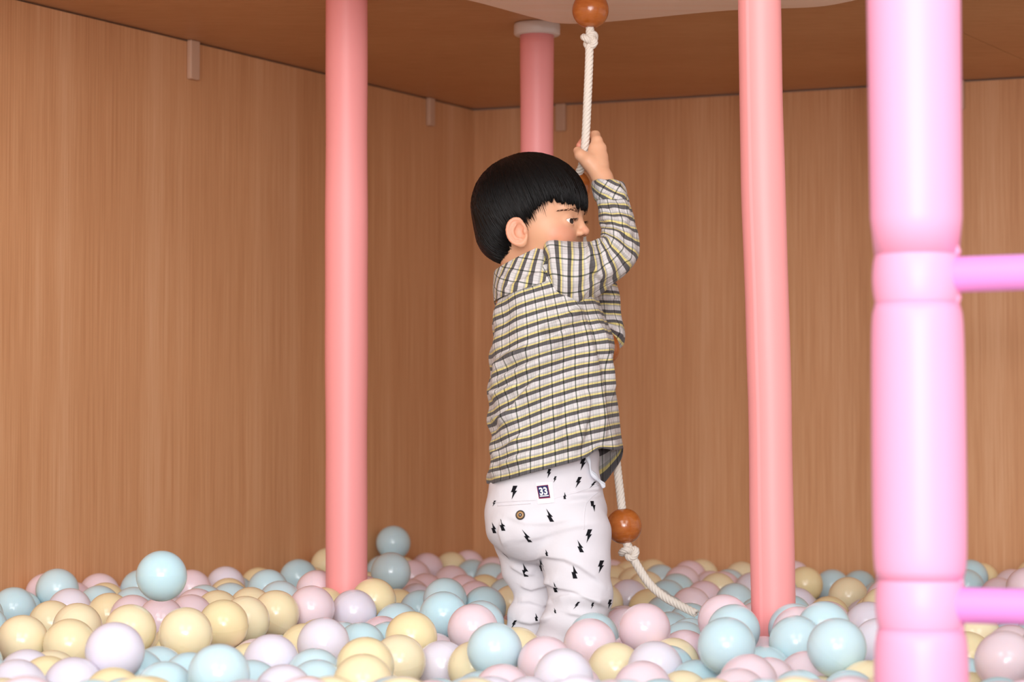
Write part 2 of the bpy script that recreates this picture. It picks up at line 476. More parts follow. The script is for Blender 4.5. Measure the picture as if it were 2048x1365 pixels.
# measured ball positions (0.1 mm) with colour and label; HIDDEN holds the bed of balls (mm)
BALLS = [
(-8757, 47196, 2181, 'p', 'pale pink ball, leftmost pink in the middle rows at the far left'),
(-8376, 47875, 1986, 'p', 'pale pink ball, second from left pink in the middle rows at the far left'),
(-8423, 46475, 2299, 'b', 'pale blue ball, fourth from left blue in the middle rows at the far left'),
(-8881, 44736, 2045, 'b', 'pale blue ball, second from left blue in the middle rows at the far left'),
(-9028, 46113, 1914, 'b', 'pale blue ball, third from left blue in the middle rows at the far left'),
(-7620, 49225, 1843, 'p', 'pale pink ball, leftmost pink in the middle rows left of the left post'),
(-7989, 48567, 2116, 'p', 'pale pink ball, rightmost pink in the middle rows at the far left'),
(-7692, 47455, 1991, 'y', 'cream yellow ball, leftmost yellow in the middle rows left of the left post'),
(-7539, 45786, 2022, 'b', 'pale blue ball, rightmost blue in the middle rows at the far left'),
(-7860, 44608, 2033, 'w', 'lilac white ball, the only lilac one in the middle rows at the far left'),
(-7191, 48624, 2185, 'b', 'pale blue ball, second from left blue in the middle rows left of the left post'),
(-6842, 45387, 2015, 'b', 'pale blue ball, leftmost blue in the middle rows left of the left post'),
(-5511, 39441, 2891, 'b', 'pale blue ball perched high on the others near left wall'),
(-6337, 49558, 2142, 'p', 'pale pink ball, fifth from left pink in the middle rows left of the left post'),
(-7098, 44238, 1970, 'y', 'cream yellow ball, second from left yellow in the middle rows left of the left post'),
(-6594, 43613, 1970, 'p', 'pale pink ball, second from left pink in the middle rows left of the left post'),
(-5994, 42868, 1972, 'p', 'pale pink ball, third from left pink in the middle rows left of the left post'),
(-5584, 43645, 1975, 'p', 'pale pink ball, fourth from left pink in the middle rows left of the left post'),
(-5690, 45291, 1992, 'p', 'pale pink ball, sixth from left pink in the middle rows left of the left post'),
(-7792, 42494, 1935, 'y', 'cream yellow ball, leftmost yellow in the middle rows at the far left'),
(-6987, 40372, 2016, 'y', 'cream yellow ball, rightmost yellow in the middle rows at the far left'),
(-7432, 38130, 1964, 'y', 'cream yellow ball, second from left yellow in the front rows at the far left'),
(-6659, 37816, 1929, 'y', 'cream yellow ball, rightmost yellow in the front rows at the far left'),
(-5866, 38578, 2099, 'y', 'cream yellow ball, third from left yellow in the middle rows left of the left post'),
(-5333, 33725, 2147, 'w', 'lilac white ball sitting proud in front of yellow balls at lower left'),
(-4847, 37297, 2131, 'y', 'cream yellow ball, sixth from left yellow in the front rows left of the left post'),
(-6721, 34805, 1702, 'w', 'lilac white ball, second from left lilac in the front rows at the far left'),
(-6452, 32737, 1730, 'w', 'lilac white ball, leftmost lilac in the front rows at the far left'),
(-6308, 34114, 1664, 'y', 'cream yellow ball, fourth from left yellow in the front rows at the far left'),
(-5799, 33204, 1719, 'w', 'lilac white ball, rightmost lilac in the front rows at the far left'),
(-5154, 32484, 1648, 'y', 'cream yellow ball, leftmost yellow in the front rows left of the left post'),
(-5163, 34589, 1720, 'b', 'pale blue ball, second from left blue in the front rows left of the left post'),
(-5026, 35702, 1676, 'b', 'pale blue ball, third from left blue in the front rows left of the left post'),
(-4561, 33024, 1679, 'b', 'pale blue ball, fourth from left blue in the front rows left of the left post'),
(-4405, 34324, 1697, 'b', 'pale blue ball, sixth from left blue in the front rows left of the left post'),
(-7233, 34187, 1723, 'b', 'pale blue ball, second from left blue in the front rows at the far left'),
(-8324, 39548, 2024, 'b', 'pale blue ball, third from left blue in the front rows at the far left'),
(-5821, 50975, 2145, 'w', 'lilac white ball, the only lilac one in the back rows left of the left post'),
(-5655, 50018, 1954, 'y', 'cream yellow ball, sixth from left yellow in the middle rows left of the left post'),
(-5378, 53230, 2025, 'y', 'cream yellow ball, leftmost yellow in the back rows left of the left post'),
(-4746, 48771, 2183, 'b', 'pale blue ball, sixth from left blue in the middle rows left of the left post'),
(-4435, 52141, 2244, 'b', 'pale blue ball, rightmost blue in the back rows left of the left post'),
(-4048, 55381, 2368, 'y', 'cream yellow ball, the only yellow one in the back rows by the left post'),
(-3658, 47060, 2243, 'p', 'pale pink ball, rightmost pink in the middle rows left of the left post'),
(-5689, 46333, 2008, 'b', 'pale blue ball, third from left blue in the middle rows left of the left post'),
(-5281, 47025, 2010, 'b', 'pale blue ball, fourth from left blue in the middle rows left of the left post'),
(-4282, 46301, 2081, 'b', 'pale blue ball, rightmost blue in the middle rows left of the left post'),
(-5206, 44353, 2011, 'y', 'cream yellow ball, fourth from left yellow in the middle rows left of the left post'),
(-4684, 44962, 2034, 'y', 'cream yellow ball, eighth from left yellow in the middle rows left of the left post'),
(-4003, 42537, 2107, 'y', 'cream yellow ball, rightmost yellow in the middle rows left of the left post'),
(-4353, 40978, 2095, 'y', 'cream yellow ball, seventh from left yellow in the middle rows left of the left post'),
(-4563, 39690, 2109, 'y', 'cream yellow ball, fifth from left yellow in the middle rows left of the left post'),
(-3444, 43111, 2156, 'p', 'pale pink ball, seventh from left pink in the middle rows left of the left post'),
(-3423, 45772, 1988, 'y', 'cream yellow ball, leftmost yellow in the middle rows by the left post'),
(-2756, 43733, 2056, 'w', 'lilac white ball, the only lilac one in the middle rows by the left post'),
(-2358, 39127, 1789, 'b', 'pale blue ball, rightmost blue in the front rows by the left post'),
(-2844, 37905, 1939, 'w', 'lilac white ball, the only lilac one in the front rows by the left post'),
(-3274, 39662, 1739, 'y', 'cream yellow ball, eighth from left yellow in the front rows left of the left post'),
(-3433, 35802, 1840, 'w', 'lilac white ball, fifth from left lilac in the front rows left of the left post'),
(-3900, 37520, 1592, 'y', 'cream yellow ball, seventh from left yellow in the front rows left of the left post'),
(-3778, 32398, 1954, 'b', 'nearest pale blue ball at lower left, right of the proud lilac ball'),
(-3552, 34325, 1593, 'b', 'pale blue ball, eighth from left blue in the front rows left of the left post'),
(-2972, 32736, 1662, 'w', 'lilac white ball, sixth from left lilac in the front rows left of the left post'),
(-2781, 35365, 1672, 'b', 'pale blue ball, tenth from left blue in the front rows left of the left post'),
(-2633, 33894, 1633, 'b', 'pale blue ball, rightmost blue in the front rows left of the left post'),
(-2016, 34489, 1893, 'y', 'cream yellow ball, rightmost yellow in the front rows by the left post'),
(-1956, 32966, 1783, 'y', 'cream yellow ball, second from left yellow in the front rows by the left post'),
(-2568, 58246, 2063, 'y', 'cream yellow ball, leftmost yellow in the back rows between left post and child'),
(-2744, 57929, 2779, 'b', 'pale blue ball stacked on top behind another blue, right of left post'),
(-2426, 50231, 2457, 'b', 'pale blue ball right beside the left post, under a stacked blue ball'),
(-2965, 57538, 2108, 'b', 'pale blue ball, leftmost blue in the back rows between left post and child'),
(-2013, 59237, 2103, 'p', 'pale pink ball, second from left pink in the back rows between left post and child'),
(-2250, 57183, 2020, 'p', 'pale pink ball, leftmost pink in the back rows between left post and child'),
(-1459, 60228, 2089, 'y', 'cream yellow ball, rightmost yellow in the back rows between left post and child'),
(-1066, 60928, 2106, 'p', 'pale pink ball, fourth from left pink in the back rows between left post and child'),
(-1353, 56243, 1936, 'p', 'pale pink ball, third from left pink in the back rows between left post and child'),
(-947, 59629, 1933, 'b', 'pale blue ball, fourth from left blue in the back rows between left post and child'),
(-440, 59012, 2018, 'p', 'pale pink ball, rightmost pink in the back rows between left post and child'),
(-458, 56741, 1973, 'b', 'pale blue ball, rightmost blue in the back rows between left post and child'),
(-10, 55571, 1885, 'p', "pale pink ball, leftmost pink in the back rows around the child's legs"),
(-593, 53834, 1846, 'y', 'cream yellow ball, rightmost yellow in the middle rows between left post and child'),
(-1857, 53714, 1875, 'p', 'pale pink ball, second from left pink in the middle rows between left post and child'),
(-2113, 52781, 1799, 'p', 'pale pink ball, leftmost pink in the middle rows between left post and child'),
(-1956, 51105, 1792, 'w', 'lilac white ball, the only lilac one in the middle rows between left post and child'),
(-2258, 49390, 1774, 'y', 'cream yellow ball, second from left yellow in the middle rows between left post and child'),
(-1733, 47451, 1849, 'b', 'pale blue ball, second from left blue in the middle rows between left post and child'),
(-1226, 45952, 2152, 'b', 'pale blue ball, fourth from left blue in the middle rows between left post and child'),
(-1137, 41598, 2136, 'b', 'pale blue ball, third from left blue in the middle rows between left post and child'),
(-1030, 53161, 1870, 'p', 'pale pink ball, third from left pink in the middle rows between left post and child'),
(-754, 51495, 1826, 'p', 'pale pink ball, rightmost pink in the middle rows between left post and child'),
(-101, 51978, 1866, 'b', "pale blue ball, the only blue one in the middle rows around the child's legs"),
(-506, 46335, 1978, 'b', 'pale blue ball, rightmost blue in the middle rows between left post and child'),
(12, 48145, 1912, 'y', "cream yellow ball, leftmost yellow in the middle rows around the child's legs"),
(-528, 42526, 1933, 'b', 'pale blue ball, fifth from left blue in the middle rows between left post and child'),
(-239, 43193, 1587, 'y', 'cream yellow ball, rightmost yellow in the front rows between left post and child'),
(78, 38752, 1741, 'y', "cream yellow ball, the only yellow one in the front rows around the child's legs"),
(-2453, 44490, 2215, 'y', 'cream yellow ball, leftmost yellow in the middle rows between left post and child'),
(-1989, 43669, 1828, 'b', 'pale blue ball, leftmost blue in the middle rows between left post and child'),
(-2226, 42923, 1649, 'p', 'pale pink ball, leftmost pink in the front rows between left post and child'),
(-1957, 39822, 1753, 'b', 'pale blue ball, leftmost blue in the front rows between left post and child'),
(-1543, 38453, 1999, 'y', 'cream yellow ball, fourth from left yellow in the front rows between left post and child'),
(-1668, 37051, 1745, 'y', 'cream yellow ball, second from left yellow in the front rows between left post and child'),
(-1051, 37634, 1616, 'w', 'lilac white ball, third from left lilac in the front rows between left post and child'),
(-615, 39436, 2057, 'p', 'pale pink ball, fourth from left pink in the middle rows between left post and child'),
(-251, 36332, 1969, 'b', 'pale blue ball, rightmost blue in the front rows between left post and child'),
(-551, 37007, 1655, 'y', 'cream yellow ball, fifth from left yellow in the front rows between left post and child'),
(-450, 34687, 1408, 'b', 'pale blue ball, sixth from left blue in the front rows between left post and child'),
(-128, 33969, 1568, 'p', "pale pink ball, leftmost pink in the front rows around the child's legs"),
(-1470, 33830, 1418, 'w', 'lilac white ball, second from left lilac in the front rows between left post and child'),
(477, 35945, 1803, 'p', "pale pink ball, fourth from left pink in the front rows around the child's legs"),
(691, 33722, 1796, 'w', "lilac white ball, second from left lilac in the front rows around the child's legs"),
(1176, 37948, 1927, 'p', "pale pink ball, rightmost pink in the front rows around the child's legs"),
(1302, 40041, 1885, 'b', "pale blue ball, rightmost blue in the front rows around the child's legs"),
(1497, 36472, 1673, 'y', 'cream yellow ball, leftmost yellow in the front rows between child and right post'),
(1891, 39113, 1621, 'p', 'pale pink ball, third from left pink in the front rows between child and right post'),
(2037, 35743, 1746, 'w', 'lilac white ball, the only lilac one in the front rows between child and right post'),
(1762, 33911, 1616, 'p', 'pale pink ball, fourth from left pink in the front rows between child and right post'),
(2030, 38456, 2124, 'p', 'large pale pink ball just right of the child, below the rope knot'),
(2324, 49927, 1932, 'w', 'lilac white ball, rightmost lilac in the middle rows between child and right post'),
(1787, 49258, 1889, 'y', "cream yellow ball, second from left yellow in the middle rows around the child's legs"),
(1892, 42444, 1823, 'p', 'pale pink ball, second from left pink in the front rows between child and right post'),
(2287, 56243, 1936, 'y', 'cream yellow ball, leftmost yellow in the back rows between child and right post'),
(2689, 54896, 1968, 'y', 'cream yellow ball, third from left yellow in the back rows between child and right post'),
(2823, 52878, 1959, 'y', 'cream yellow ball, leftmost yellow in the middle rows between child and right post'),
(2116, 53231, 1816, 'y', "cream yellow ball, rightmost yellow in the middle rows around the child's legs"),
(3334, 56440, 1951, 'b', 'pale blue ball, leftmost blue in the back rows between child and right post'),
(3736, 55086, 1982, 'p', 'pale pink ball, leftmost pink in the back rows between child and right post'),
(3525, 53714, 1875, 'b', 'pale blue ball, fourth from left blue in the middle rows between child and right post'),
(3192, 51728, 1836, 'b', 'pale blue ball, third from left blue in the middle rows between child and right post'),
(2893, 50456, 1730, 'b', 'pale blue ball, leftmost blue in the middle rows between child and right post'),
(2678, 49222, 1779, 'y', 'cream yellow ball, second from left yellow in the middle rows between child and right post'),
(2921, 47720, 1750, 'b', 'pale blue ball, second from left blue in the middle rows between child and right post'),
(3537, 49605, 1793, 'p', 'pale pink ball, second from left pink in the middle rows between child and right post'),
(3936, 51425, 1829, 'p', 'pale pink ball, third from left pink in the middle rows between child and right post'),
(3141, 44336, 1789, 'b', 'pale blue ball, fifth from left blue in the middle rows between child and right post'),
(2731, 43389, 1692, 'b', 'pale blue ball, fifth from left blue in the front rows between child and right post'),
(2819, 41076, 1676, 'b', 'pale blue ball, sixth from left blue in the front rows between child and right post'),
(2978, 42050, 1667, 'b', 'pale blue ball, seventh from left blue in the front rows between child and right post'),
(2692, 39127, 1672, 'p', 'pale pink ball, fifth from left pink in the front rows between child and right post'),
(2437, 37970, 1631, 'y', 'cream yellow ball, second from left yellow in the front rows between child and right post'),
(2313, 37178, 1578, 'b', 'pale blue ball, fourth from left blue in the front rows between child and right post'),
(2587, 35201, 1526, 'b', 'pale blue ball, eighth from left blue in the front rows between child and right post'),
(2335, 34443, 1439, 'y', 'cream yellow ball, third from left yellow in the front rows between child and right post'),
(4390, 53579, 1893, 'y', 'cream yellow ball, rightmost yellow in the middle rows between child and right post'),
(4803, 55571, 1885, 'b', 'pale blue ball, rightmost blue in the back rows between child and right post'),
(4565, 54365, 1889, 'p', 'pale pink ball, fourth from left pink in the middle rows between child and right post'),
(5156, 53821, 1893, 'w', 'lilac white ball, leftmost lilac in the middle rows by the right post'),
(4459, 50198, 1845, 'b', 'pale blue ball, rightmost blue in the middle rows between child and right post'),
(3260, 38647, 2247, 'p', 'pale pink ball, fifth from left pink in the middle rows between child and right post'),
(3396, 39431, 2137, 'p', 'pale pink ball, rightmost pink in the middle rows between child and right post'),
(3341, 37854, 2144, 'b', 'pale blue ball, rightmost blue in the front rows between child and right post'),
(2964, 34701, 2150, 'b', 'glossy pale blue ball in front of right post, before two more balls'),
(3183, 33848, 1711, 'p', 'pale pink ball, leftmost pink in the front rows by the right post'),
(2978, 33082, 1587, 'p', 'pale pink ball, rightmost pink in the front rows between child and right post'),
(3541, 34560, 1609, 'p', 'pale pink ball, third from left pink in the front rows by the right post'),
(4110, 35124, 1653, 'p', 'pale pink ball, leftmost pink in the front rows between right post and ladder'),
(3648, 36212, 1640, 'b', 'pale blue ball, leftmost blue in the front rows by the right post'),
(3845, 38471, 1621, 'p', 'pale pink ball, second from left pink in the front rows by the right post'),
(6404, 54896, 1968, 'y', 'cream yellow ball, the only yellow one in the back rows between right post and ladder'),
(7232, 56675, 1828, 'b', 'pale blue ball, leftmost blue in the back rows between right post and ladder'),
(6755, 50401, 1954, 'y', 'deep cream ball near back wall, just left of ladder pole'),
(8000, 57790, 1759, 'b', 'pale blue ball, rightmost blue in the back rows between right post and ladder'),
(5506, 48679, 1838, 'w', 'lilac white ball, rightmost lilac in the middle rows by the right post'),
(5105, 46028, 1836, 'b', 'pale blue ball, second from left blue in the middle rows by the right post'),
(5890, 46663, 1776, 'y', 'cream yellow ball, leftmost yellow in the middle rows between right post and ladder'),
(4366, 38862, 2097, 'b', 'pale blue ball, third from left blue in the middle rows by the right post'),
(4343, 38059, 2097, 'p', 'pale pink ball, rightmost pink in the front rows by the right post'),
(4155, 36703, 2047, 'b', 'pale blue ball, third from left blue in the front rows by the right post'),
(4637, 37322, 2220, 'b', 'pale blue ball, rightmost blue in the middle rows between right post and ladder'),
(4364, 33749, 2199, 'b', 'nearest pale blue ball between right post and ladder pole'),
(5421, 43105, 1890, 'p', 'pale pink ball, the only pink one in the middle rows between right post and ladder'),
(5837, 41113, 1996, 'w', 'lilac white ball, rightmost lilac in the middle rows between right post and ladder'),
(5393, 36863, 2001, 'w', 'lilac white ball, the only lilac one in the front rows behind or beside the ladder'),
(4702, 33245, 1673, 'y', 'cream yellow ball, rightmost yellow in the front rows between right post and ladder'),
(3779, 33144, 1559, 'b', 'pale blue ball, rightmost blue in the front rows by the right post'),
(4359, 32522, 1606, 'b', 'pale blue ball, rightmost blue in the front rows between right post and ladder'),
(4186, 33822, 1419, 'y', 'cream yellow ball, leftmost yellow in the front rows between right post and ladder'),
(9845, 54431, 1932, 'b', 'pale blue ball, leftmost blue in the back rows behind or beside the ladder'),
(10287, 53030, 1819, 'p', 'pale pink ball, rightmost pink in the middle rows behind or beside the ladder'),
(9623, 46853, 2305, 'p', 'pale pink ball, rightmost pink in the back rows behind or beside the ladder'),
(7160, 38842, 1979, 'y', 'cream yellow ball, rightmost yellow in the front rows behind or beside the ladder'),
(6753, 37294, 1774, 'y', 'cream yellow ball, leftmost yellow in the front rows behind or beside the ladder'),
(6382, 32500, 2115, 'p', 'nearest pale pink ball under the lower ladder rung at right edge'),
(7587, 38183, 1811, 'p', 'pale pink ball, third from left pink in the front rows behind or beside the ladder'),
(8296, 39252, 1993, 'b', 'pale blue ball, rightmost blue in the front rows behind or beside the ladder'),
(8077, 40221, 1802, 'b', 'pale blue ball, third from left blue in the front rows behind or beside the ladder'),
(6298, 34970, 1579, 'b', 'pale blue ball, leftmost blue in the front rows behind or beside the ladder'),
(6042, 33153, 1528, 'y', 'cream yellow ball, second from left yellow in the front rows behind or beside the ladder'),
(-5025, 25991, 2100, 'p', 'pale pink ball, rightmost pink in the front rows at the far left'),
(-3855, 25987, 2100, 'y', 'cream yellow ball, second from left yellow in the front rows left of the left post'),
(-2136, 25891, 2100, 'p', 'pale pink ball, rightmost pink in the front rows left of the left post'),
(-1133, 25889, 2100, 'y', 'cream yellow ball, third from left yellow in the front rows between left post and child'),
(667, 26010, 2100, 'w', "lilac white ball, third from left lilac in the front rows around the child's legs"),
(2929, 25909, 2100, 'y', 'cream yellow ball, the only yellow one in the front rows by the right post'),
(5247, 25540, 2100, 'p', 'pale pink ball, rightmost pink in the front rows behind or beside the ladder'),
(-8884, 41870, 2100, 'b', 'pale blue ball, leftmost blue in the middle rows at the far left'),
(6484, 43772, 2100, 'y', 'cream yellow ball, second from left yellow in the middle rows behind or beside the ladder'),
(-2841, 48036, 2100, 'p', 'pale pink ball, the only pink one in the middle rows by the left post'),
(10126, 55457, 2100, 'b', 'pale blue ball, rightmost blue in the back rows behind or beside the ladder'),
(11603, 55727, 2100, 'y', 'cream yellow ball, rightmost yellow in the back rows behind or beside the ladder'),
(-4446, 26664, 2000, 'b', 'pale blue ball, rightmost blue in the front rows at the far left'),
(-2835, 26480, 2000, 'w', 'lilac white ball, second from left lilac in the front rows left of the left post'),
(1214, 26659, 2000, 'b', 'pale blue ball, second from left blue in the front rows between child and right post'),
(-1960, 27096, 2000, 'y', 'cream yellow ball, leftmost yellow in the front rows by the left post'),
(2703, 26772, 2000, 'b', 'pale blue ball, second from left blue in the front rows by the right post'),
(3662, 27150, 2000, 'p', 'pale pink ball, rightmost pink in the front rows between right post and ladder'),
(4057, 41193, 2000, 'p', 'pale pink ball, the only pink one in the middle rows by the right post'),
(7505, 41815, 2000, 'y', 'cream yellow ball, fourth from left yellow in the middle rows behind or beside the ladder'),
(8648, 41590, 2000, 'y', 'cream yellow ball, rightmost yellow in the middle rows behind or beside the ladder'),
(8966, 43087, 2000, 'b', 'pale blue ball, rightmost blue in the middle rows behind or beside the ladder'),
(-4276, 53868, 2000, 'y', 'cream yellow ball, rightmost yellow in the back rows left of the left post'),
(10509, 56171, 2000, 'y', 'cream yellow ball, leftmost yellow in the back rows behind or beside the ladder'),
(5201, 56840, 2000, 'y', 'cream yellow ball, rightmost yellow in the back rows between child and right post'),
(2676, 57217, 2000, 'y', 'cream yellow ball, second from left yellow in the back rows between child and right post'),
(4064, 57428, 2000, 'p', 'pale pink ball, second from left pink in the back rows between child and right post'),
(6436, 57424, 2000, 'p', 'pale pink ball, the only pink one in the back rows by the right post'),
(89, 57916, 2000, 'y', "cream yellow ball, the only yellow one in the back rows around the child's legs"),
(2288, 58021, 2000, 'p', "pale pink ball, rightmost pink in the back rows around the child's legs"),
(3263, 58257, 2000, 'y', 'cream yellow ball, fifth from left yellow in the back rows between child and right post'),
(4392, 58177, 2000, 'y', 'cream yellow ball, sixth from left yellow in the back rows between child and right post'),
(-2951, 27822, 1900, 'w', 'lilac white ball, third from left lilac in the front rows left of the left post'),
(-2171, 28034, 1900, 'w', 'lilac white ball, rightmost lilac in the front rows left of the left post'),
(-413, 28051, 1900, 'y', 'cream yellow ball, sixth from left yellow in the front rows between left post and child'),
(852, 27858, 1900, 'b', "pale blue ball, leftmost blue in the front rows around the child's legs"),
(2940, 27868, 1900, 'p', 'pale pink ball, fourth from left pink in the front rows by the right post'),
(5366, 27595, 1900, 'p', 'pale pink ball, leftmost pink in the front rows behind or beside the ladder'),
(-5479, 28301, 1900, 'y', 'cream yellow ball, third from left yellow in the front rows at the far left'),
(8279, 44594, 1900, 'b', 'pale blue ball, second from left blue in the middle rows behind or beside the ladder'),
(6510, 44984, 1900, 'y', 'cream yellow ball, leftmost yellow in the middle rows behind or beside the ladder'),
(-5726, 52030, 1900, 'b', 'pale blue ball, fifth from left blue in the middle rows left of the left post'),
(-3127, 53895, 1900, 'y', 'cream yellow ball, rightmost yellow in the middle rows by the left post'),
(11012, 55270, 1900, 'p', 'pale pink ball, leftmost pink in the back rows behind or beside the ladder'),
(3056, 59800, 1900, 'y', 'cream yellow ball, fourth from left yellow in the back rows between child and right post'),
(-2895, 28811, 1800, 'w', 'lilac white ball, fourth from left lilac in the front rows left of the left post'),
(1042, 28783, 1800, 'w', "lilac white ball, rightmost lilac in the front rows around the child's legs"),
(-4243, 29401, 1800, 'y', 'cream yellow ball, third from left yellow in the front rows left of the left post'),
(-1377, 29386, 1800, 'b', 'pale blue ball, second from left blue in the front rows between left post and child'),
(-477, 29406, 1800, 'b', 'pale blue ball, fifth from left blue in the front rows between left post and child'),
(-7655, 35801, 1800, 'b', 'pale blue ball, leftmost blue in the front rows at the far left'),
(8092, 43094, 1800, 'b', 'pale blue ball, third from left blue in the middle rows behind or beside the ladder'),
(8601, 45911, 1800, 'y', 'cream yellow ball, fifth from left yellow in the middle rows behind or beside the ladder'),
(8472, 47335, 1800, 'y', 'cream yellow ball, third from left yellow in the middle rows behind or beside the ladder'),
(4473, 56601, 1800, 'p', 'pale pink ball, rightmost pink in the back rows between child and right post'),
(-5703, 30139, 1700, 'b', 'pale blue ball, fourth from left blue in the front rows at the far left'),
(-4680, 30333, 1700, 'b', 'pale blue ball, leftmost blue in the front rows left of the left post'),
(-545, 30314, 1700, 'b', 'pale blue ball, fourth from left blue in the front rows between left post and child'),
(1221, 30131, 1700, 'p', 'pale pink ball, leftmost pink in the front rows between child and right post'),
(2417, 30302, 1700, 'y', 'cream yellow ball, rightmost yellow in the front rows between child and right post'),
(3652, 30135, 1700, 'p', 'pale pink ball, second from left pink in the front rows between right post and ladder'),
(-1478, 30401, 1700, 'w', 'lilac white ball, leftmost lilac in the front rows between left post and child'),
(5902, 30459, 1700, 'b', 'pale blue ball, second from left blue in the front rows behind or beside the ladder'),
(-5115, 38571, 1700, 'y', 'cream yellow ball, fifth from left yellow in the front rows left of the left post'),
(-2751, 40664, 1700, 'b', 'pale blue ball, leftmost blue in the front rows by the left post'),
(-3179, 41434, 1700, 'y', 'cream yellow ball, rightmost yellow in the front rows left of the left post'),
(1846, 44242, 1700, 'b', 'pale blue ball, leftmost blue in the front rows between child and right post'),
(1988, 45066, 1700, 'w', 'lilac white ball, leftmost lilac in the middle rows between child and right post'),
(8938, 44978, 1700, 'y', 'cream yellow ball, sixth from left yellow in the middle rows behind or beside the ladder'),
(9754, 47499, 1700, 'b', 'pale blue ball, fifth from left blue in the middle rows behind or beside the ladder'),
(-6405, 47632, 1700, 'w', 'lilac white ball, the only lilac one in the middle rows left of the left post'),
(4689, 47744, 1700, 'b', 'pale blue ball, leftmost blue in the middle rows by the right post'),
(9126, 49327, 1700, 'p', 'pale pink ball, leftmost pink in the middle rows behind or beside the ladder'),
(5727, 49997, 1700, 'b', 'pale blue ball, rightmost blue in the middle rows by the right post'),
(10151, 50017, 1700, 'b', 'pale blue ball, fourth from left blue in the middle rows behind or beside the ladder'),
(7912, 53976, 1700, 'b', 'pale blue ball, leftmost blue in the middle rows behind or beside the ladder'),
(-6368, 31461, 1600, 'y', 'cream yellow ball, leftmost yellow in the front rows at the far left'),
(-2574, 31718, 1600, 'y', 'cream yellow ball, ninth from left yellow in the front rows left of the left post'),
(-984, 31146, 1600, 'p', 'pale pink ball, second from left pink in the front rows between left post and child'),
(-255, 31703, 1600, 'w', 'lilac white ball, rightmost lilac in the front rows between left post and child'),
(1840, 31338, 1600, 'b', 'pale blue ball, third from left blue in the front rows between child and right post'),
(-6578, 35950, 1600, 'y', 'cream yellow ball, fifth from left yellow in the front rows at the far left'),
(-5349, 40392, 1600, 'b', 'pale blue ball, fifth from left blue in the front rows left of the left post'),
(-5553, 41311, 1600, 'y', 'cream yellow ball, fourth from left yellow in the front rows left of the left post'),
(-4768, 41468, 1600, 'p', 'pale pink ball, leftmost pink in the front rows left of the left post'),
(6895, 49001, 1600, 'w', 'lilac white ball, leftmost lilac in the middle rows between right post and ladder'),
(6901, 58149, 1600, 'b', 'pale blue ball, leftmost blue in the middle rows between right post and ladder'),
(215, 32810, 1500, 'w', "lilac white ball, leftmost lilac in the front rows around the child's legs"),
(859, 34924, 1500, 'p', "pale pink ball, fifth from left pink in the front rows around the child's legs"),
(-4045, 39618, 1500, 'p', 'pale pink ball, second from left pink in the front rows left of the left post'),
(-3777, 40491, 1500, 'b', 'pale blue ball, ninth from left blue in the front rows left of the left post'),
(-1276, 40942, 1500, 'p', 'pale pink ball, rightmost pink in the front rows between left post and child'),
(270, 40735, 1500, 'p', "pale pink ball, third from left pink in the front rows around the child's legs"),
(-172, 47199, 1400, 'p', "pale pink ball, second from left pink in the front rows around the child's legs"),
(-1876, 36033, 1300, 'y', 'cream yellow ball, leftmost yellow in the front rows between left post and child'),
(-7972, 40000, 1300, 'p', 'pale pink ball, leftmost pink in the front rows at the far left'),
(-1052, 35985, 1200, 'b', 'pale blue ball, third from left blue in the front rows between left post and child'),
]
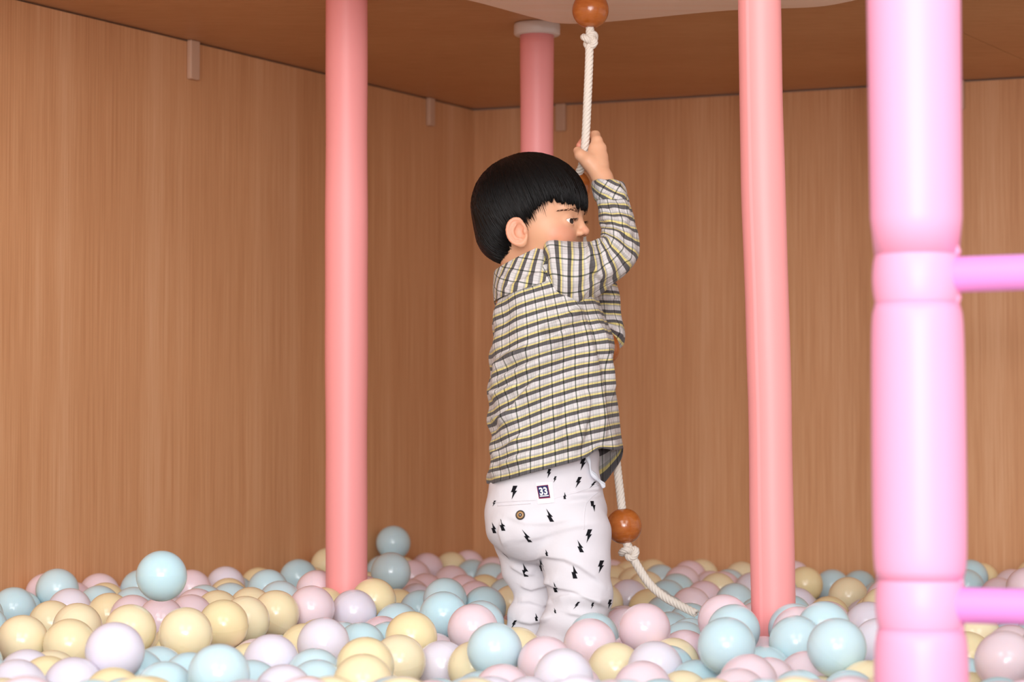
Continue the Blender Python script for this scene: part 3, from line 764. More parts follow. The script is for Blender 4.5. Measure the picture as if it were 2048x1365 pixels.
HIDDEN = [(-718,5002,202,'p',1),(-685,3339,150,'b',1),
(-378,5609,211,'y',1),(120,3872,172,'p',1),(-814,2340,210,'w',0),
(-724,2363,210,'y',0),(-628,2317,210,'b',1),(-455,2376,210,'y',1),(-392,2323,210,'y',1),(-329,2370,210,'y',1),(-134,2342,210,'w',1),(47,2340,210,'p',1),(188,2348,210,'w',1),(289,2382,210,'y',1),(411,2327,210,'y',1),(534,2375,210,'b',1),(689,2384,210,'y',0),
(773,2369,210,'b',0),(-802,2450,210,'b',0),(-667,2447,210,'w',0),(-548,2388,210,'p',1),(-394,2427,210,'b',1),(-249,2412,210,'p',1),(104,2418,210,'y',1),(398,2448,210,'y',1),(483,2448,210,'y',1),(572,2443,210,'b',1),(-881,2518,210,'p',0),(-765,2525,210,'y',0),
(-644,2525,210,'b',1),(-533,2501,210,'b',1),(-295,2509,210,'y',1),(-148,2466,210,'b',1),(-23,2503,210,'y',1),(100,2528,210,'p',1),(232,2525,210,'p',1),(303,2475,210,'b',1),(636,2530,210,'b',1),(738,2471,210,'p',0),(806,2527,210,'y',0),(728,2581,210,'b',0),(883,2572,210,'p',0),(-932,2665,210,'b',0),(-794,2632,210,'b',0),(-638,2635,210,'b',1),(570,2645,210,'y',1),
(787,2654,210,'b',0),(928,2657,210,'b',0),(-811,2741,210,'b',1),(-704,2724,210,'w',1),(664,2702,210,'b',1),(732,2742,210,'b',1),(865,2724,210,'p',1),(-944,2792,210,'p',1),(-715,2802,210,'y',1),(622,2772,210,'y',1),(902,2794,210,'b',1),(-1007,2889,210,'b',1),
(-793,2861,210,'w',1),(698,2841,210,'b',1),(835,2873,210,'y',1),(-890,2899,210,'b',1),(-655,2907,210,'w',1),(675,2948,210,'b',1),(790,2962,210,'w',1),(947,2925,210,'w',1),(-990,3021,210,'b',1),(-907,3024,210,'b',1),(-816,3007,210,'y',1),(-686,3009,210,'b',1),
(858,3007,210,'y',1),(1013,2967,210,'y',1),(-1046,3074,210,'y',1),(-860,3101,210,'p',1),(700,3035,210,'y',1),(768,3075,210,'w',1),(952,3059,210,'y',1),(-1073,3147,210,'b',1),(-955,3172,210,'y',1),(-718,3149,210,'y',1),(845,3169,210,'b',1),(936,3142,210,'y',1),
(1038,3109,210,'y',1),(-1025,3218,210,'w',1),(-849,3209,210,'b',1),(744,3226,210,'y',1),(926,3230,210,'b',1),(1014,3235,210,'y',1),(1087,3204,210,'p',0),(-1169,3282,210,'w',0),(-1032,3296,210,'p',1),(-950,3303,210,'p',1),(-831,3321,210,'b',1),(-770,3273,210,'p',1),
(738,3316,210,'p',1),(908,3317,210,'p',1),(1074,3299,210,'y',1),(1171,3302,210,'p',0),(-1173,3377,210,'y',0),(814,3335,210,'y',1),(997,3344,210,'y',1),(-1215,3463,210,'p',0),(-1091,3397,210,'y',1),(-959,3400,210,'b',1),(-857,3404,210,'b',1),(739,3457,210,'w',1),
(922,3437,210,'p',1),(1110,3433,210,'b',0),(-1165,3538,210,'p',0),(-1041,3533,210,'y',1),(-956,3484,210,'b',1),(-846,3488,210,'b',1),(803,3505,210,'y',1),(1018,3531,210,'b',1),(1224,3500,210,'b',0),(-1230,3602,210,'b',0),(844,3607,210,'p',1),(923,3590,210,'b',1),
(1086,3570,210,'y',1),(1198,3581,210,'b',0),(-1165,3667,210,'p',0),(-949,3617,210,'y',1),(-828,3621,210,'b',1),(1243,3667,210,'b',0),(-1309,3740,210,'p',0),(-1067,3732,210,'b',1),(-949,3707,210,'p',1),(-802,3698,210,'p',1),(825,3696,210,'y',1),(899,3732,210,'y',1),
(1026,3694,210,'y',1),(1141,3739,210,'y',0),(1221,3742,210,'y',0),(1322,3741,210,'b',0),(-1355,3816,210,'p',0),(-1247,3818,210,'y',0),(-1120,3802,210,'y',0),(991,3799,210,'b',1),(-1024,3842,210,'b',1),(-888,3854,210,'b',1),(978,3879,210,'b',1),(1088,3886,210,'b',1),
(1173,3857,210,'y',0),(1249,3830,210,'y',0),(1371,3829,210,'p',0),(-1302,3944,210,'b',0),(-1146,3920,210,'b',0),(-1055,3952,210,'b',1),(981,3961,210,'y',1),(1265,3936,210,'p',0),(1366,3924,210,'w',0),(-1200,3985,210,'b',0),(-1122,4040,210,'y',1),(-974,4004,210,'p',1),
(1061,3982,210,'b',1),(1164,4004,210,'p',0),(1288,4027,210,'b',0),(-890,4046,210,'y',1),(900,4076,210,'p',1),(1023,4098,210,'y',1),(1160,4102,210,'y',0),(1412,4097,210,'p',0),(-1126,4156,210,'y',1),(-972,4131,210,'b',1),(1026,4181,210,'p',1),(1227,4163,210,'y',0),
(1351,4148,210,'y',0),(1445,4182,210,'b',0),(-1066,4245,210,'w',1),(654,4203,210,'y',1),(936,4237,210,'y',1),(1093,4224,210,'p',1),(1292,4216,210,'p',0),(1394,4254,210,'y',0),(1514,4216,210,'p',0),(-1070,4323,210,'p',1),(1026,4294,210,'p',1),
(1192,4283,210,'w',1),(1432,4325,210,'p',0),(-1018,4391,210,'p',1),(952,4374,210,'y',1),(1050,4379,210,'b',1),(1261,4346,210,'b',0),(1542,4395,210,'y',0),(746,4450,210,'y',1),(1195,4420,210,'b',1),(1279,4461,210,'b',1),(1364,4420,210,'p',0),
(1579,4469,210,'p',0),(980,4524,210,'b',1),(1072,4492,210,'p',1),(1144,4535,210,'p',1),(1267,4538,210,'p',1),(1408,4510,210,'b',0),(774,4579,210,'b',1),(1077,4573,210,'y',1),(1498,4562,210,'y',0),(1587,4593,210,'w',0),(105,4622,210,'b',1),(698,4668,210,'p',1),
(1063,4677,210,'w',1),(1201,4645,210,'y',1),(1339,4665,210,'p',1),(1418,4660,210,'b',0),(1509,4689,210,'p',0),(1670,4649,210,'p',0),(91,4705,210,'w',1),(1270,4735,210,'y',1),(1436,4746,210,'b',0),(1603,4727,210,'y',0),(1686,4737,210,'y',0),(732,4790,210,'b',1),(1040,4819,210,'p',1),(1196,4763,210,'p',1),(1511,4819,210,'y',0),(755,4866,210,'y',1),(1124,4855,210,'b',1),(1255,4844,210,'y',1),(1343,4857,210,'b',1),(1576,4903,210,'p',0),(1688,4887,210,'y',0),(766,4964,210,'y',1),(1050,4931,210,'y',1),
(1158,4975,210,'w',1),(1278,4976,210,'w',1),(1359,4946,210,'b',1),(1450,4929,210,'p',1),(1663,4970,210,'y',0),(60,5031,210,'y',1),(848,4978,210,'y',1),(1425,5048,210,'w',1),(1530,5041,210,'p',1),(1724,5031,210,'b',0),(156,5113,210,'b',1),(834,5117,210,'p',1),
(1042,5071,210,'y',1),(1162,5099,210,'p',1),(1346,5079,210,'b',1),(1621,5070,210,'y',1),(125,5193,210,'b',1),(1082,5186,210,'b',1),(1267,5184,210,'y',1),(1402,5172,210,'p',1),(1475,5137,210,'y',1),(1623,5161,210,'w',1),(1719,5193,210,'b',1),(818,5241,210,'y',1),
(1181,5249,210,'b',1),(1446,5248,210,'y',1),(1538,5215,210,'p',1),(1832,5203,210,'w',0),(103,5279,210,'b',1),(897,5283,210,'y',1),(1230,5318,210,'y',1),(1373,5333,210,'p',1),(1503,5336,210,'p',1),(1581,5323,210,'b',1),(1864,5296,210,'b',0),(1128,5393,210,'w',1),
(1701,5355,210,'p',1),(48,5413,210,'b',1),(867,5413,210,'p',1),(1177,5469,210,'y',1),(1254,5431,210,'y',1),(1344,5451,210,'y',1),(1490,5453,210,'b',1),(849,5506,210,'b',1),(925,5545,210,'y',1),(613,2368,200,'p',1),
(-405,2521,200,'b',1),(863,2467,200,'b',0),(-719,2611,200,'b',0),(-42,2636,200,'p',1),(-588,2721,200,'p',1),(794,2794,200,'p',1),
(981,2806,200,'y',1),(-733,2942,200,'y',1),(518,3151,200,'y',1),(-1068,3647,200,'p',1),(1108,3649,200,'b',0),(-902,3776,200,'p',1),(597,3837,200,'y',1),(-957,3908,200,'b',1),(-961,4249,200,'p',1),
(733,4304,200,'y',1),(-948,4352,200,'y',1),(88,4466,200,'w',1),(55,4543,200,'p',1),(688,4589,200,'b',1),(-375,4856,200,'b',1),(834,4892,200,'b',1),(-374,4974,200,'y',1),(1200,4908,200,'y',1),(1760,5115,200,'b',0),(1626,5254,200,'w',1),
(1804,5352,200,'b',1),(105,5494,200,'p',1),(109,5603,200,'p',1),(961,5623,200,'y',1),(147,5683,200,'b',1),(604,5655,200,'b',1),(77,5747,200,'b',1),(935,5707,200,'w',1),(102,5832,200,'y',1),(612,5836,200,'y',1),(-236,2318,190,'w',1),(-48,2388,190,'w',1),(191,2456,190,'b',1),(-513,2740,190,'y',1),
(-359,2700,190,'y',1),(-38,2728,190,'y',1),(46,2694,190,'y',1),(435,2811,190,'y',1),(1015,2874,190,'y',0),
(-1045,2961,190,'p',1),(684,3133,190,'b',1),(1157,3375,190,'p',0),(1006,3436,190,'p',0),(939,3516,190,'b',1),(1145,3520,190,'b',0),(-1212,3734,190,'b',0),(1072,3787,190,'y',1),(670,3995,190,'p',1),(1392,4024,190,'b',0),(-1214,4099,190,'b',0),(93,4318,190,'b',1),
(1507,4299,190,'p',0),(1149,4346,190,'w',0),(953,4449,190,'y',1),(1441,4405,190,'p',0),(1374,4591,190,'b',0),(788,4677,190,'p',1),(115,4833,190,'b',1),(1216,5040,190,'y',1),(-382,5106,190,'b',1),(556,5215,190,'b',1),(1324,5244,190,'b',1),(1731,5283,190,'y',1),(1570,5442,190,'w',1),(1374,5529,190,'p',0),(1247,5575,190,'w',1),(854,5638,190,'p',1),(200,5882,190,'p',1),(435,5905,190,'p',1),(16,5984,190,'b',1),
(67,6046,190,'b',1),(147,6006,190,'b',1),(158,2572,180,'y',1),(-129,2661,180,'y',1),(-641,2798,180,'b',1),(-375,2813,180,'y',1),(185,2754,180,'p',1),(-481,2873,180,'w',1),(238,2844,180,'p',1),
(352,2862,180,'p',1),(514,2834,180,'y',1),(602,2888,180,'b',0),(435,2944,180,'y',1),(-954,3100,180,'w',1),(1116,3133,180,'y',0),(541,3409,180,'b',1),(-886,3578,180,'b',1),(992,3609,180,'p',1),(1300,3614,180,'y',0),(-1220,3912,180,'b',0),(426,4384,180,'p',1),(-1013,4465,180,'y',1),(1268,4617,180,'b',1),(1599,4817,180,'p',0),(1564,4976,180,'p',0),(763,5111,180,'b',1),
(-289,5161,180,'w',1),(883,5176,180,'p',1),(1436,5370,180,'b',1),(64,5671,180,'p',1),(509,5768,180,'b',1),(541,5874,180,'p',1),(-622,2384,170,'y',1),(358,2379,170,'b',1),(-981,2735,170,'b',0),(962,2731,170,'b',0),(-110,2769,170,'p',0),
(-928,2955,170,'y',0),(-592,2928,170,'y',1),(33,2943,170,'b',1),(211,2929,170,'y',1),(-231,2984,170,'b',1),(498,3018,170,'b',1),
(-764,3088,170,'b',0),(-1106,3210,170,'w',0),(-771,3200,170,'p',1),(1076,3376,170,'y',0),(-1025,3416,170,'y',0),(-877,3709,170,'p',1),(-1011,3773,170,'b',1),(909,3823,170,'p',0),(-626,3966,170,'p',1),
(528,3945,170,'p',1),(912,3987,170,'b',1),(-1048,4045,170,'p',0),(-835,4093,170,'b',1),(694,4095,170,'y',0),(1091,4101,170,'p',0),(957,4125,170,'b',1),(1151,4172,170,'y',0),(427,4188,170,'b',1),(668,4269,170,'y',1),
(1351,4308,170,'b',0),(-416,4402,170,'w',1),(372,4568,170,'y',1),(954,4600,170,'p',1),(681,4733,170,'w',1),(813,4816,170,'y',1),
(892,4816,170,'p',1),(1122,4772,170,'p',0),(1772,4973,170,'b',0),(-432,5040,170,'y',1),(-319,5022,170,'y',1),(789,5030,170,'b',1),(540,5079,170,'y',1),(776,5186,170,'p',1),(1175,5173,170,'w',0),
(1557,5151,170,'b',0),(-457,5268,170,'y',1),(41,5331,170,'y',1),(1624,5373,170,'y',0),(-319,5465,170,'w',1),(276,5903,170,'y',0),(-846,2410,160,'b',0),(659,2447,160,'p',0),(-726,2470,160,'w',0),(-207,2510,160,'p',1),(464,2514,160,'b',0),
(-903,2601,160,'b',0),(-562,2573,160,'b',1),(314,2536,160,'p',1),(212,2632,160,'p',1),(-903,2743,160,'b',0),(602,2696,160,'p',0),(-418,2750,160,'p',0),(-92,2856,160,'y',0),(-834,2935,160,'b',0),(769,2895,160,'y',0),(615,2968,160,'w',0),(-360,3083,160,'y',1),
(-251,3085,160,'y',1),(305,3080,160,'b',1),(475,3099,160,'p',1),(830,3068,160,'b',0),(-894,3156,160,'p',0),(-467,3152,160,'b',1),(92,3114,160,'y',1),(833,3264,160,'p',0),(-1130,3332,160,'b',0),(940,3371,160,'p',0),(-1098,3466,160,'y',0),(684,3404,160,'b',0),(831,3419,160,'b',0),(1175,3449,160,'b',0),(533,3535,160,'y',1),(-1156,3609,160,'p',0),(-1018,3588,160,'w',1),(-582,3643,160,'b',1),
(1301,3883,160,'p',0),(624,3935,160,'b',1),(362,4042,160,'y',1),(461,4045,160,'p',1),(-1036,4128,160,'b',0),(-635,4160,160,'w',1),(-474,4268,160,'b',1),(-798,4357,160,'p',1),(-72,4468,160,'p',1),
(-247,4542,160,'b',1),(1480,4505,160,'p',0),(1562,4537,160,'p',0),(-823,4566,160,'b',1),(1197,4561,160,'b',0),(1116,4619,160,'p',0),(-380,4754,160,'y',1),(1342,4758,160,'p',1),(-481,4803,160,'p',1),(607,4774,160,'p',1),(1689,4827,160,'b',0),(-633,4885,160,'b',1),
(-136,4848,160,'b',1),(1449,4861,160,'b',1),(1365,5012,160,'y',0),(869,5051,160,'b',1),(1112,5058,160,'b',0),(1249,5121,160,'y',0),(-458,5147,160,'w',1),(1674,5123,160,'y',0),(-328,5241,160,'b',1),(695,5197,160,'y',1),(1115,5251,160,'y',1),
(775,5294,160,'b',1),(1503,5272,160,'y',0),(1217,5375,160,'p',0),(159,5415,160,'p',1),(-259,5519,160,'b',1),(833,5565,160,'p',1),(-188,5792,160,'b',1),(-134,5892,160,'w',1),(76,5916,160,'b',0),(-18,6098,160,'w',0),(-765,2323,150,'p',0),
(-512,2337,150,'b',1),(479,2381,150,'p',1),(-489,2420,150,'w',1),(42,2389,150,'p',0),(537,2479,150,'b',1),(-836,2558,150,'y',0),(-468,2553,150,'w',0),(-336,2549,150,'p',1),(658,2591,150,'b',1),(731,2632,150,'y',0),(-798,2690,150,'b',0),(425,2716,150,'y',1),
(792,2707,150,'p',0),(-821,2814,150,'b',0),(-1013,2830,150,'y',0),(-901,2837,150,'p',0),(889,2853,150,'y',0),(531,2933,150,'w',0),(-321,2967,150,'b',0),(292,2964,150,'p',0),(-1108,3103,150,'w',0),(1074,3043,150,'y',0),(-553,3125,150,'y',1),(279,3157,150,'y',1),
(404,3138,150,'y',1),(619,3115,150,'y',0),(-963,3221,150,'p',0),(-141,3197,150,'w',1),(95,3235,150,'b',1),(188,3231,150,'b',1),(976,3195,150,'b',0),(1019,3292,150,'p',0),(770,3372,150,'b',0),(-1210,3411,150,'b',0),(-950,3534,150,'p',0),
(-904,3468,150,'b',0),(-1258,3559,150,'p',0),(761,3555,150,'y',0),(936,3668,150,'p',0),(-1137,3721,150,'y',0),(-599,3724,150,'w',1),(524,3806,150,'y',1),(1196,3796,150,'y',0),(-1337,3876,150,'p',0),(-831,3877,150,'p',1),(-397,3869,150,'p',1),
(-914,3954,150,'y',0),(-731,3930,150,'w',1),(1109,3967,150,'p',0),(1210,3926,150,'p',0),(992,4024,150,'b',0),(1239,4002,150,'b',0),(-913,4103,150,'y',1),(615,4045,150,'b',1),
(1289,4103,150,'p',0),(-955,4180,150,'w',1),(-737,4127,150,'y',1),(-1093,4196,150,'p',0),(-527,4206,150,'p',1),(-77,4192,150,'b',1),(1372,4192,150,'w',0),(-1109,4292,150,'b',0),(-894,4311,150,'p',1),(-705,4272,150,'p',1),(397,4273,150,'b',1),(-491,4360,150,'y',1),
(997,4334,150,'y',0),(1293,4398,150,'y',0),(-332,4430,150,'y',1),(517,4446,150,'p',1),(1082,4416,150,'y',0),(1167,4469,150,'p',0),(-717,4486,150,'y',0),(-144,4513,150,'b',1),(442,4492,150,'w',1),(737,4505,150,'y',1),(1357,4492,150,'b',0),(-625,4561,150,'y',0),
(-472,4589,150,'w',1),(147,4581,150,'y',1),(-889,4682,150,'y',0),(-720,4627,150,'w',0),(404,4664,150,'b',1),(731,4631,150,'y',0),(927,4687,150,'w',0),(1015,4667,150,'p',0),(1481,4633,150,'b',0),(-303,4743,150,'y',1),(-100,4704,150,'y',1),(147,4716,150,'b',1),
(1222,4717,150,'y',0),(1194,4828,150,'y',0),(-532,4901,150,'y',1),(-294,4905,150,'b',1),(-488,4974,150,'p',0),(-122,4938,150,'y',1),(1111,4925,150,'b',0),(1483,4974,150,'w',0),(-651,4999,150,'p',0),(-645,5082,150,'b',0),(46,5109,150,'w',1),(946,5075,150,'y',1),
(-534,5135,150,'b',1),(510,5158,150,'y',1),(1332,5146,150,'y',0),(958,5221,150,'b',1),(-315,5319,150,'p',1),(608,5336,150,'b',1),(1395,5284,150,'b',0),(-386,5429,150,'b',1),(-142,5474,150,'b',0),(1408,5442,150,'p',0),(-386,5547,150,'w',1),(-260,5600,150,'y',0),
(-168,5568,150,'w',1),(-95,5728,150,'w',1),(875,5703,150,'y',1),(156,5808,150,'y',0),(-403,2377,140,'y',0),(-234,2382,140,'w',0),(114,2342,140,'y',0),(239,2368,140,'b',0),(567,2350,140,'w',0),(662,2321,140,'b',0),(758,2328,140,'y',0),(-343,2435,140,'w',0),
(-96,2428,140,'b',1),(793,2425,140,'y',0),(-601,2468,140,'p',1),(-70,2516,140,'y',1),(35,2492,140,'p',1),(128,2480,140,'p',1),(712,2510,140,'y',0),(889,2515,140,'y',0),(-653,2588,140,'y',1),(-166,2589,140,'b',0),(821,2597,140,'y',0),(-418,2619,140,'p',1),
(-662,2730,140,'b',0),(18,2806,140,'p',1),(628,2813,140,'b',0),(727,2789,140,'b',0),(-718,2881,140,'p',0),(-506,2946,140,'y',0),(830,2956,140,'p',0),(909,2930,140,'p',0),(936,3023,140,'b',0),(-892,3065,140,'y',0),(-664,3073,140,'b',0),(16,3081,140,'p',0),
(732,3047,140,'y',0),(-1020,3132,140,'p',0),(779,3136,140,'b',0),(616,3212,140,'p',0),(-1071,3284,140,'p',0),(-876,3288,140,'p',0),(704,3264,140,'p',0),(-890,3370,140,'y',0),(-1174,3499,140,'b',0),(-799,3487,140,'b',0),(868,3483,140,'b',0),(512,3607,140,'p',1),
(680,3610,140,'p',0),(875,3568,140,'w',0),(1219,3607,140,'y',0),(-1218,3672,140,'w',0),(-488,3657,140,'y',1),(607,3678,140,'y',1),(1064,3624,140,'y',0),(1179,3672,140,'y',0),(-729,3690,140,'w',1),(317,3706,140,'b',1),(447,3725,140,'p',1),(775,3683,140,'y',1),
(1062,3722,140,'b',0),(-1329,3785,140,'b',0),(-1205,3798,140,'y',0),(-844,3784,140,'p',0),(647,3819,140,'y',1),(1299,3789,140,'y',0),(-1144,3846,140,'p',0),(-1079,3893,140,'b',0),(-979,3845,140,'w',0),(-635,3864,140,'y',1),(-97,3868,140,'b',0),(771,3892,140,'b',0),
(1056,3877,140,'w',0),(974,3924,140,'y',0),(-1253,3985,140,'y',0),(27,3971,140,'b',1),(730,4021,140,'b',0),(1322,3978,140,'y',0),(-1168,4051,140,'p',0),(1172,4071,140,'p',0),(1460,4065,140,'y',0),(-399,4137,140,'b',1),(1268,4184,140,'p',0),(-355,4237,140,'w',1),
(-277,4243,140,'b',1),(507,4237,140,'p',1),(592,4200,140,'w',0),(877,4230,140,'p',0),(972,4234,140,'w',1),(-1021,4310,140,'b',0),(1152,4265,140,'y',0),(1248,4285,140,'y',0),(-360,4337,140,'y',1),(691,4349,140,'b',0),(874,4395,140,'b',1),(1509,4381,140,'w',0),
(-639,4473,140,'b',0),(-231,4457,140,'p',1),(29,4420,140,'b',1),(-847,4494,140,'b',1),(20,4503,140,'p',1),(-178,4609,140,'b',1),(-85,4570,140,'p',1),(45,4616,140,'p',0),(226,4606,140,'b',1),(1645,4588,140,'p',0),(-624,4654,140,'y',0),(1384,4678,140,'p',0),
(1677,4688,140,'b',0),(-785,4698,140,'y',0),(-474,4727,140,'y',1),(70,4746,140,'y',1),(479,4704,140,'p',1),(1572,4693,140,'w',0),(-742,4793,140,'y',1),(422,4831,140,'p',1),(-706,4867,140,'b',0),(-36,4869,140,'w',1),(767,4900,140,'p',0),
(1015,4903,140,'b',0),(1087,4834,140,'w',0),(1253,4898,140,'p',0),(1310,4844,140,'b',0),(1637,4890,140,'b',0),(-11,4951,140,'w',0),(1336,4922,140,'b',0),(-132,5026,140,'b',1),(124,5023,140,'y',1),(1652,5002,140,'y',0),(625,5087,140,'p',0),(1021,5106,140,'y',0),
(-141,5171,140,'y',1),(172,5149,140,'b',1),(256,5183,140,'b',0),(1433,5151,140,'p',0),(60,5232,140,'y',1),(343,5246,140,'y',0),(499,5236,140,'y',0),(617,5250,140,'b',0),(1267,5227,140,'p',0),(1795,5195,140,'w',0),(-481,5337,140,'b',0),(151,5268,140,'p',1),
(415,5296,140,'b',1),(520,5319,140,'y',1),(855,5283,140,'y',0),(1147,5319,140,'y',0),(1301,5330,140,'b',0),(578,5408,140,'p',1),(943,5359,140,'b',1),(1031,5404,140,'p',0),(-9,5471,140,'w',0),(237,5415,140,'p',0),(710,5470,140,'y',1),(841,5461,140,'b',0),
(1101,5443,140,'b',0),(1322,5480,140,'w',0),(148,5536,140,'b',1),(309,5550,140,'y',0),(487,5495,140,'b',0),(1215,5501,140,'p',1),(-41,5606,140,'p',0),(62,5557,140,'w',0),(230,5562,140,'p',0),(388,5563,140,'b',0),(606,5574,140,'y',1),(1104,5590,140,'b',0),
(-320,5659,140,'w',0),(345,5738,140,'y',0),(577,5726,140,'p',1),(-30,5841,140,'b',0),(367,5910,140,'p',0),(-102,6046,140,'b',0),(-345,2315,130,'b',0),(-140,2346,130,'p',0),(5,2320,130,'y',0),(395,2466,130,'y',0),(-723,2548,130,'w',0),(62,2601,130,'p',0),
(580,2590,130,'y',0),(-500,2673,130,'p',0),(-244,2658,130,'b',0),(327,2643,130,'p',0),(-595,2684,130,'b',0),(-225,2736,130,'y',0),(108,2726,130,'w',0),(240,2730,130,'b',1),(-490,2792,130,'w',0),(145,2802,130,'b',0),(-413,2862,130,'p',0),(-208,2859,130,'y',0),
(-752,2986,130,'p',0),(873,3141,130,'p',0),(987,3108,130,'y',0),(-398,3183,130,'b',0),(533,3228,130,'y',0),(-374,3282,130,'b',0),(-69,3281,130,'p',0),(1113,3309,130,'y',0),(-980,3360,130,'p',0),(-563,3388,130,'b',0),(-1025,3495,130,'p',0),(1026,3514,130,'y',0),
(-973,3665,130,'y',0),(-833,3618,130,'p',0),(-321,3658,130,'y',0),(441,3644,130,'b',0),(28,3700,130,'w',1),(139,3751,130,'y',1),(-470,3800,130,'b',1),(-229,3818,130,'p',1),(56,3779,130,'b',1),(-1261,3868,130,'b',0),(986,3839,130,'w',0),
(1394,3886,130,'y',0),(-1144,3947,130,'p',0),(-1042,3970,130,'b',0),(-540,3965,130,'p',1),(-106,3980,130,'b',0),(-663,4078,130,'y',1),(164,4113,130,'y',0),(-252,4164,130,'b',0),(793,4160,130,'p',0),(1071,4175,130,'w',0),(-171,4244,130,'p',0),
(781,4249,130,'y',0),(1483,4188,130,'b',0),(144,4303,130,'w',1),(1417,4277,130,'p',0),(-914,4394,130,'p',0),(-632,4391,130,'y',0),(-104,4335,130,'b',0),(478,4333,130,'b',1),(-955,4473,130,'b',0),(-456,4464,130,'p',0),(585,4412,130,'w',1),(706,4428,130,'b',0),
(324,4509,130,'p',0),(591,4501,130,'y',1),(627,4577,130,'p',0),(781,4566,130,'p',0),(1061,4553,130,'p',0),(1324,4580,130,'b',0),(-416,4651,130,'b',1),(269,4708,130,'b',1),(1484,4741,130,'w',0),(-584,4801,130,'p',0),(-240,4798,130,'p',1),(-444,4865,130,'y',0),
(175,4835,130,'y',1),(359,4879,130,'p',1),(483,4899,130,'p',1),(-725,4972,130,'p',0),(601,4914,130,'y',1),(1185,4952,130,'y',0),(-209,5008,130,'b',0),(502,5003,130,'y',1),(1576,5046,130,'p',0),(-335,5089,130,'y',0),(-257,5091,130,'b',0),(214,5067,130,'b',0),
(1292,5055,130,'p',0),(1490,5076,130,'b',0),(-533,5249,130,'y',0),(1060,5205,130,'p',0),(1604,5220,130,'b',0),(-48,5277,130,'b',1),(1597,5308,130,'b',0),(1764,5325,130,'y',0),(1864,5291,130,'b',0),(-134,5371,130,'y',0),(1525,5364,130,'p',0),(-246,5430,130,'y',0),
(1487,5462,130,'w',0),(923,5514,130,'b',1),(1043,5540,130,'b',0),(720,5559,130,'b',1),(906,5620,130,'y',1),(-180,5693,130,'b',1),(259,5659,130,'y',0),(793,5652,130,'y',1),(969,5687,130,'b',0),(25,5730,130,'b',0),(123,5741,130,'b',0),(214,5756,130,'b',0),
(652,5707,130,'p',0),(393,5830,130,'w',0),(53,5842,130,'p',0),(-46,5953,130,'w',0),(-671,2315,120,'y',0),(223,2477,120,'p',0),(809,2500,120,'y',0),(-717,2636,120,'p',0),(-341,2641,120,'b',0),(509,2654,120,'y',0),(917,2635,120,'y',0),(-343,2740,120,'p',0),
(680,2719,120,'y',0),(-733,2791,120,'y',0),(-311,2828,120,'p',0),(282,2884,120,'b',1),(456,2878,120,'p',0),(674,2886,120,'b',0),(-1042,2917,120,'b',0),(-664,2937,120,'w',0),(-255,2929,120,'b',0),(1037,2945,120,'y',0),(-1073,3022,120,'y',0),(192,2984,120,'b',0),
(-1004,3058,120,'w',0),(-192,3139,120,'y',0),(-706,3240,120,'b',0),(-606,3209,120,'b',0),(756,3209,120,'b',0),(1152,3238,120,'y',0),(935,3277,120,'p',0),(-1067,3371,120,'p',0),(-407,3379,120,'b',0),(538,3343,120,'p',1),(1207,3365,120,'p',0),(733,3460,120,'b',1),
(969,3447,120,'b',0),(-560,3514,120,'y',1),(-427,3507,120,'w',1),(-351,3530,120,'b',0),(-196,3513,120,'p',0),(1098,3483,120,'b',0),(1248,3490,120,'b',0),(860,3664,120,'b',1),(-954,3758,120,'p',0),(-714,3800,120,'b',0),(-310,3810,120,'p',1),
(808,3797,120,'w',0),(1124,3816,120,'b',0),(462,3844,120,'b',1),(-305,3902,120,'y',1),(95,3940,120,'p',1),(164,3982,120,'y',0),(321,3973,120,'w',0),(251,4052,120,'b',0),(367,4111,120,'p',0),(523,4110,120,'p',0),(858,4059,120,'p',0),(1352,4065,120,'y',0),
(-1166,4132,120,'b',0),(-850,4179,120,'b',1),(-627,4242,120,'b',0),(860,4313,120,'b',1),(1086,4305,120,'b',0),(-1053,4395,120,'p',0),(62,4341,120,'y',0),(379,4366,120,'b',0),(795,4399,120,'p',0),(1197,4365,120,'y',0),(-538,4437,120,'p',0),(1024,4460,120,'p',0),
(1421,4460,120,'w',0),(-380,4502,120,'p',0),(-941,4567,120,'b',1),(1297,4660,120,'b',0),(-553,4725,120,'p',0),(-190,4692,120,'b',0),(775,4715,120,'p',0),(1133,4711,120,'b',0),(-350,4829,120,'b',0),(357,4786,120,'b',1),(1011,4828,120,'y',0),(-403,4957,120,'p',0),
(212,4970,120,'p',1),(853,4907,120,'p',0),(1529,4907,120,'y',0),(922,4993,120,'b',0),(-494,5071,120,'p',0),(304,5120,120,'w',0),(428,5084,120,'b',1),(-378,5191,120,'p',0),(607,5173,120,'b',0),(934,5152,120,'b',0),(-131,5258,120,'b',0),(1669,5264,120,'w',0),
(228,5278,120,'y',0),(53,5397,120,'b',0),(373,5404,120,'p',0),(660,5386,120,'y',0),(845,5361,120,'p',0),(928,5436,120,'p',0),(506,5605,120,'b',1),(996,5611,120,'b',0),(1192,5576,120,'p',0),(-241,5746,120,'y',0),(744,5717,120,'p',0),(280,5807,120,'b',0),
(482,5872,120,'b',1),(-160,5981,120,'b',0),(145,5957,120,'y',0),(223,5971,120,'y',0),(12,6025,120,'y',0),(-90,6120,120,'y',0),(-565,2384,110,'y',0),(388,2340,110,'y',0),(-803,2466,110,'b',0),(-391,2488,110,'b',0),(-900,2534,110,'y',0),(189,2554,110,'y',0),
(-870,2658,110,'p',0),(-96,2660,110,'b',0),(-10,2646,110,'b',0),(-957,2685,110,'y',0),(855,2739,110,'b',0),(-600,2798,110,'p',0),(369,2780,110,'b',0),(481,2791,110,'p',0),(78,2846,110,'b',0),(-898,2909,110,'y',0),(727,2949,110,'p',0),(-105,2993,110,'b',0),
